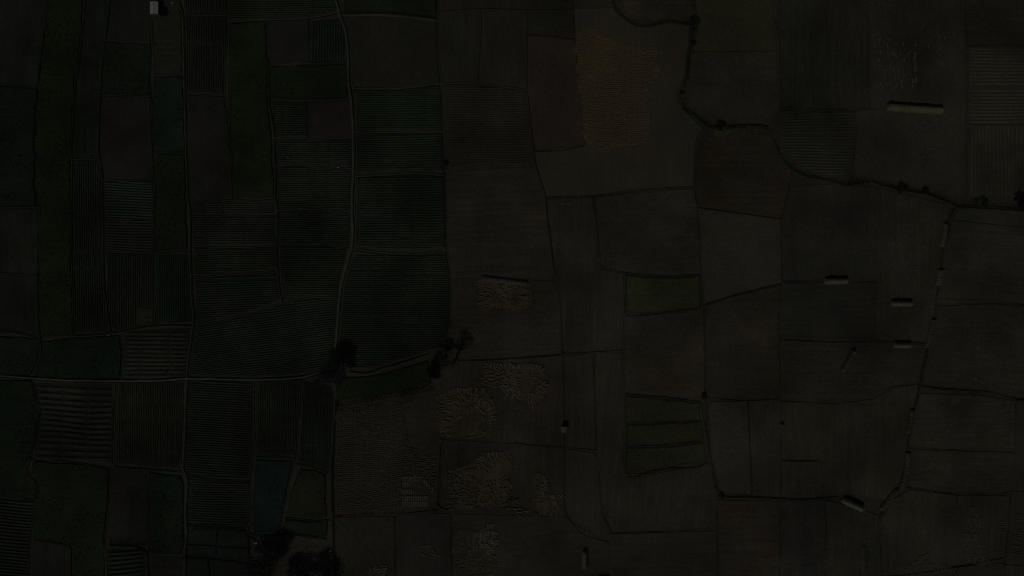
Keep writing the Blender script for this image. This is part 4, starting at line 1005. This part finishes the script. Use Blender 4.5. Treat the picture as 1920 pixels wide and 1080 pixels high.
def person(px, py, label):
    x, y = W(px, py)
    t = thing('person', label, 'person', (x, y, .3), math.radians(200))
    J = {'pel': (0,0,.95,.14,.11), 'wai': (0,-.01,1.12,.13,.1), 'che': (0,.02,1.34,.17,.12), 'nek': (0,.06,1.5,.06,.06), 'hd1': (0,.09,1.6,.085,.095), 'hd2': (0,.1,1.72,.08,.09),
         'shl': (-.19,.02,1.42,.06,.06), 'ell': (-.27,.1,1.16,.045,.045), 'wrl': (-.2,.32,1.05,.03,.03), 'hal': (-.18,.4,1.03,.035,.02),
         'shr': (.19,.02,1.42,.06,.06), 'elr': (.28,.06,1.15,.045,.045), 'wrr': (.24,.28,1.0,.03,.03), 'har': (.22,.36,.97,.035,.02),
         'hil': (-.1,0,.88,.09,.09), 'knl': (-.12,.1,.5,.06,.06), 'anl': (-.12,.02,.09,.04,.04), 'tol': (-.13,.18,.04,.035,.03),
         'hir': (.1,0,.88,.09,.09), 'knr': (.12,.02,.5,.06,.06), 'anr': (.13,-.12,.09,.04,.04), 'tor': (.14,.04,.04,.035,.03)}
    K = list(J); E_ = [('pel','wai'),('wai','che'),('che','nek'),('nek','hd1'),('hd1','hd2'),('che','shl'),('shl','ell'),('ell','wrl'),('wrl','hal'),('che','shr'),('shr','elr'),('elr','wrr'),('wrr','har'),
        ('pel','hil'),('hil','knl'),('knl','anl'),('anl','tol'),('pel','hir'),('hir','knr'),('knr','anr'),('anr','tor')]
    vs = [J[k][:3] for k in K]; rad = [J[k][3:] for k in K]; ed = [(K.index(a), K.index(b)) for a, b in E_]
    for s_, hn in ((-1, 'hal'), (1, 'har')):
        h = J[hn]
        for f, (dx, dl) in enumerate(((-.026,.07), (-.009,.085), (.009,.08), (.026,.062))):
            i = len(vs); vs += [(h[0] + dx, h[1] + dl * .55, h[2] - .01), (h[0] + dx * 1.1, h[1] + dl, h[2] - .035)]; rad += [(.009,.009), (.007,.007)]
            ed += [(K.index(hn), i), (i, i + 1)]
        i = len(vs); vs += [(h[0] - s_ * .045, h[1] + .0, h[2] - .01), (h[0] - s_ * .055, h[1] + .04, h[2] - .03)]; rad += [(.011,.011), (.008,.008)]; ed += [(K.index(hn), i), (i, i + 1)]
    me = bpy.data.meshes.new('body'); me.from_pydata(vs, ed, [])
    o = bpy.data.objects.new('body', me); COL.objects.link(o); o.parent = t
    md = o.modifiers.new('Skin', 'SKIN'); o.modifiers.new('Sub', 'SUBSURF').levels = 1
    o.modifiers['Sub'].render_levels = 2
    for i, r in enumerate(rad): me.skin_vertices[0].data[i].radius = r
    me.skin_vertices[0].data[0].use_root = True
    me.materials.append(soil_mat((24,17,14), tag='skin', streak=0, mott=.05, fine=.1))
    def ringed(name, rings, mat, n=16):
        v = []; f = []
        for (cx, cy, cz, rx, ry) in rings:
            for k in range(n):
                a = 6.283 * k / n; q = 1 + .05 * math.sin(3 * a + cz * 9)
                v.append((cx + math.cos(a) * rx * q, cy + math.sin(a) * ry * q, cz))
        for j in range(len(rings) - 1):
            for k in range(n): f.append((j * n + k, j * n + (k + 1) % n, (j + 1) * n + (k + 1) % n, (j + 1) * n + k))
        return mesh_obj(name, v, f, mat, t, True)
    cl = soil_mat((60,60,58), tag='cloth', streak=0, mott=.05, fine=.1)
    ringed('shirt', [(0,0,.84,.19,.15), (0,0,.95,.18,.14), (0,-.01,1.12,.165,.13), (0,.02,1.3,.21,.155), (0,.02,1.42,.24,.14), (0,.04,1.485,.12,.1), (0,.05,1.51,.075,.075)], cl)
    ringed('sleeve', [(-.2,.02,1.44,.085,.085), (-.235,.05,1.3,.075,.075), (-.27,.1,1.18,.07,.07)], cl); ringed('sleeve', [(.2,.02,1.44,.085,.085), (.24,.04,1.3,.075,.075), (.275,.06,1.17,.07,.07)], cl)
    dk = soil_mat((14,14,15), tag='cloth')
    ringed('trouser_leg', [(-.095,0,.93,.115,.13), (-.11,.05,.7,.09,.1), (-.12,.1,.5,.078,.08), (-.12,.05,.25,.07,.07), (-.12,.02,.13,.065,.065)], dk)
    ringed('trouser_leg', [(.095,0,.93,.115,.13), (.11,.01,.7,.09,.1), (.12,.02,.5,.078,.08), (.125,-.06,.25,.07,.07), (.13,-.11,.13,.065,.065)], dk)
    ringed('head_scarf', [(0,.1,1.57,.1,.11), (0,.1,1.66,.11,.12), (0,.1,1.75,.1,.11), (0,.1,1.8,.06,.07), (0,.1,1.815,.005,.005)], cl)
    # face
    fv = []; ff = []
    box(fv, ff, -.045, -.02, .188, .2, 1.655, 1.668); box(fv, ff, .02, .045, .188, .2, 1.655, 1.668); box(fv, ff, -.025, .025, .186, .196, 1.588, 1.596)
    mesh_obj('face_features', fv, ff, soil_mat((8,7,7), tag='eyes'), t)
    nv = [(-.014,.185,1.615), (.014,.185,1.615), (0,.218,1.618), (0,.186,1.665)]
    mesh_obj('nose', nv, [(0,1,2), (0,2,3), (1,3,2)], soil_mat((24,17,14), tag='skin', streak=0, mott=.05, fine=.1), t)
person(542, 296.5, 'lone figure in pale clothes standing among the dark crop rows left of the track')

# ------------------------------------------------------------------ clods and small litter so that bare soil is not clean
def clods(n, c, x0, x1, y0, y1, s=(.08, .22)):
    vs = []; fs = []
    for _ in range(n):
        px, py = U(x0, x1), U(y0, y1); x, y = W(px, py); r = U(*s); i = len(vs)
        if mnoise.noise(Vector((x * .05, y * .05, 8))) + U(-.4, .4) < 0: continue
        for k in range(4): a = U(0, .8) + 1.57 * k; vs.append((x + math.cos(a) * r, y + math.sin(a) * r, .14))
        vs.append((x, y, .18 + r * U(.6, 1.1)))
        fs += [(i, i+1, i+4), (i+1, i+2, i+4), (i+2, i+3, i+4), (i+3, i, i+4)]
    o = mesh_obj('soil_clods', vs, fs, soil_mat(c, tag='soil')); return o
tag(clods(9000, (22,20.5,16), 850, 2000, -60, 1140), 'small earth clods strewn over the bare fields of the right half', 'clods', kind='stuff')

# ------------------------------------------------------------------ light
w = bpy.data.worlds.new('World'); sc.world = w; w.use_nodes = True
nt = w.node_tree; bg = nt.nodes['Background']
sky = nt.nodes.new('ShaderNodeTexSky'); sky.sky_type = 'NISHITA'; sky.sun_disc = False
EL = 48.0; AZ = 205.0            # sun stands south-south-west
sky.sun_elevation = math.radians(EL); sky.sun_rotation = math.radians(AZ)
nt.links.new(sky.outputs[0], bg.inputs[0]); bg.inputs[1].default_value = 0.0026
sl = bpy.data.lights.new('sun', 'SUN'); sl.energy = 0.118; sl.angle = math.radians(.6); sl.color = (1, .965, .9)
so = bpy.data.objects.new('sun', sl); COL.objects.link(so)
so.location = (-60, -120, 180)
az = math.radians(AZ)
d = Vector((math.sin(az) * math.cos(math.radians(EL)), math.cos(az) * math.cos(math.radians(EL)), math.sin(math.radians(EL))))
so.rotation_euler = d.to_track_quat('Z', 'Y').to_euler()

# ------------------------------------------------------------------ camera (drone, straight down)
cam = bpy.data.cameras.new('camera'); co = bpy.data.objects.new('camera', cam); COL.objects.link(co)
HC = 270.0
co.location = (0, 0, HC); co.rotation_euler = (0, 0, 0)
cam.sensor_width = 36; cam.lens = 36 * HC / (1920 / S); cam.clip_end = 5000; cam.clip_start = 1
sc.camera = co
sc.view_settings.view_transform = 'Standard'; sc.view_settings.look = 'None'; sc.view_settings.exposure = 0; sc.view_settings.gamma = 1
sc.cycles.use_adaptive_sampling = False
sc.cycles.filter_width = 1.2
sc.cycles.max_bounces = 3
sc.cycles.use_denoising = False
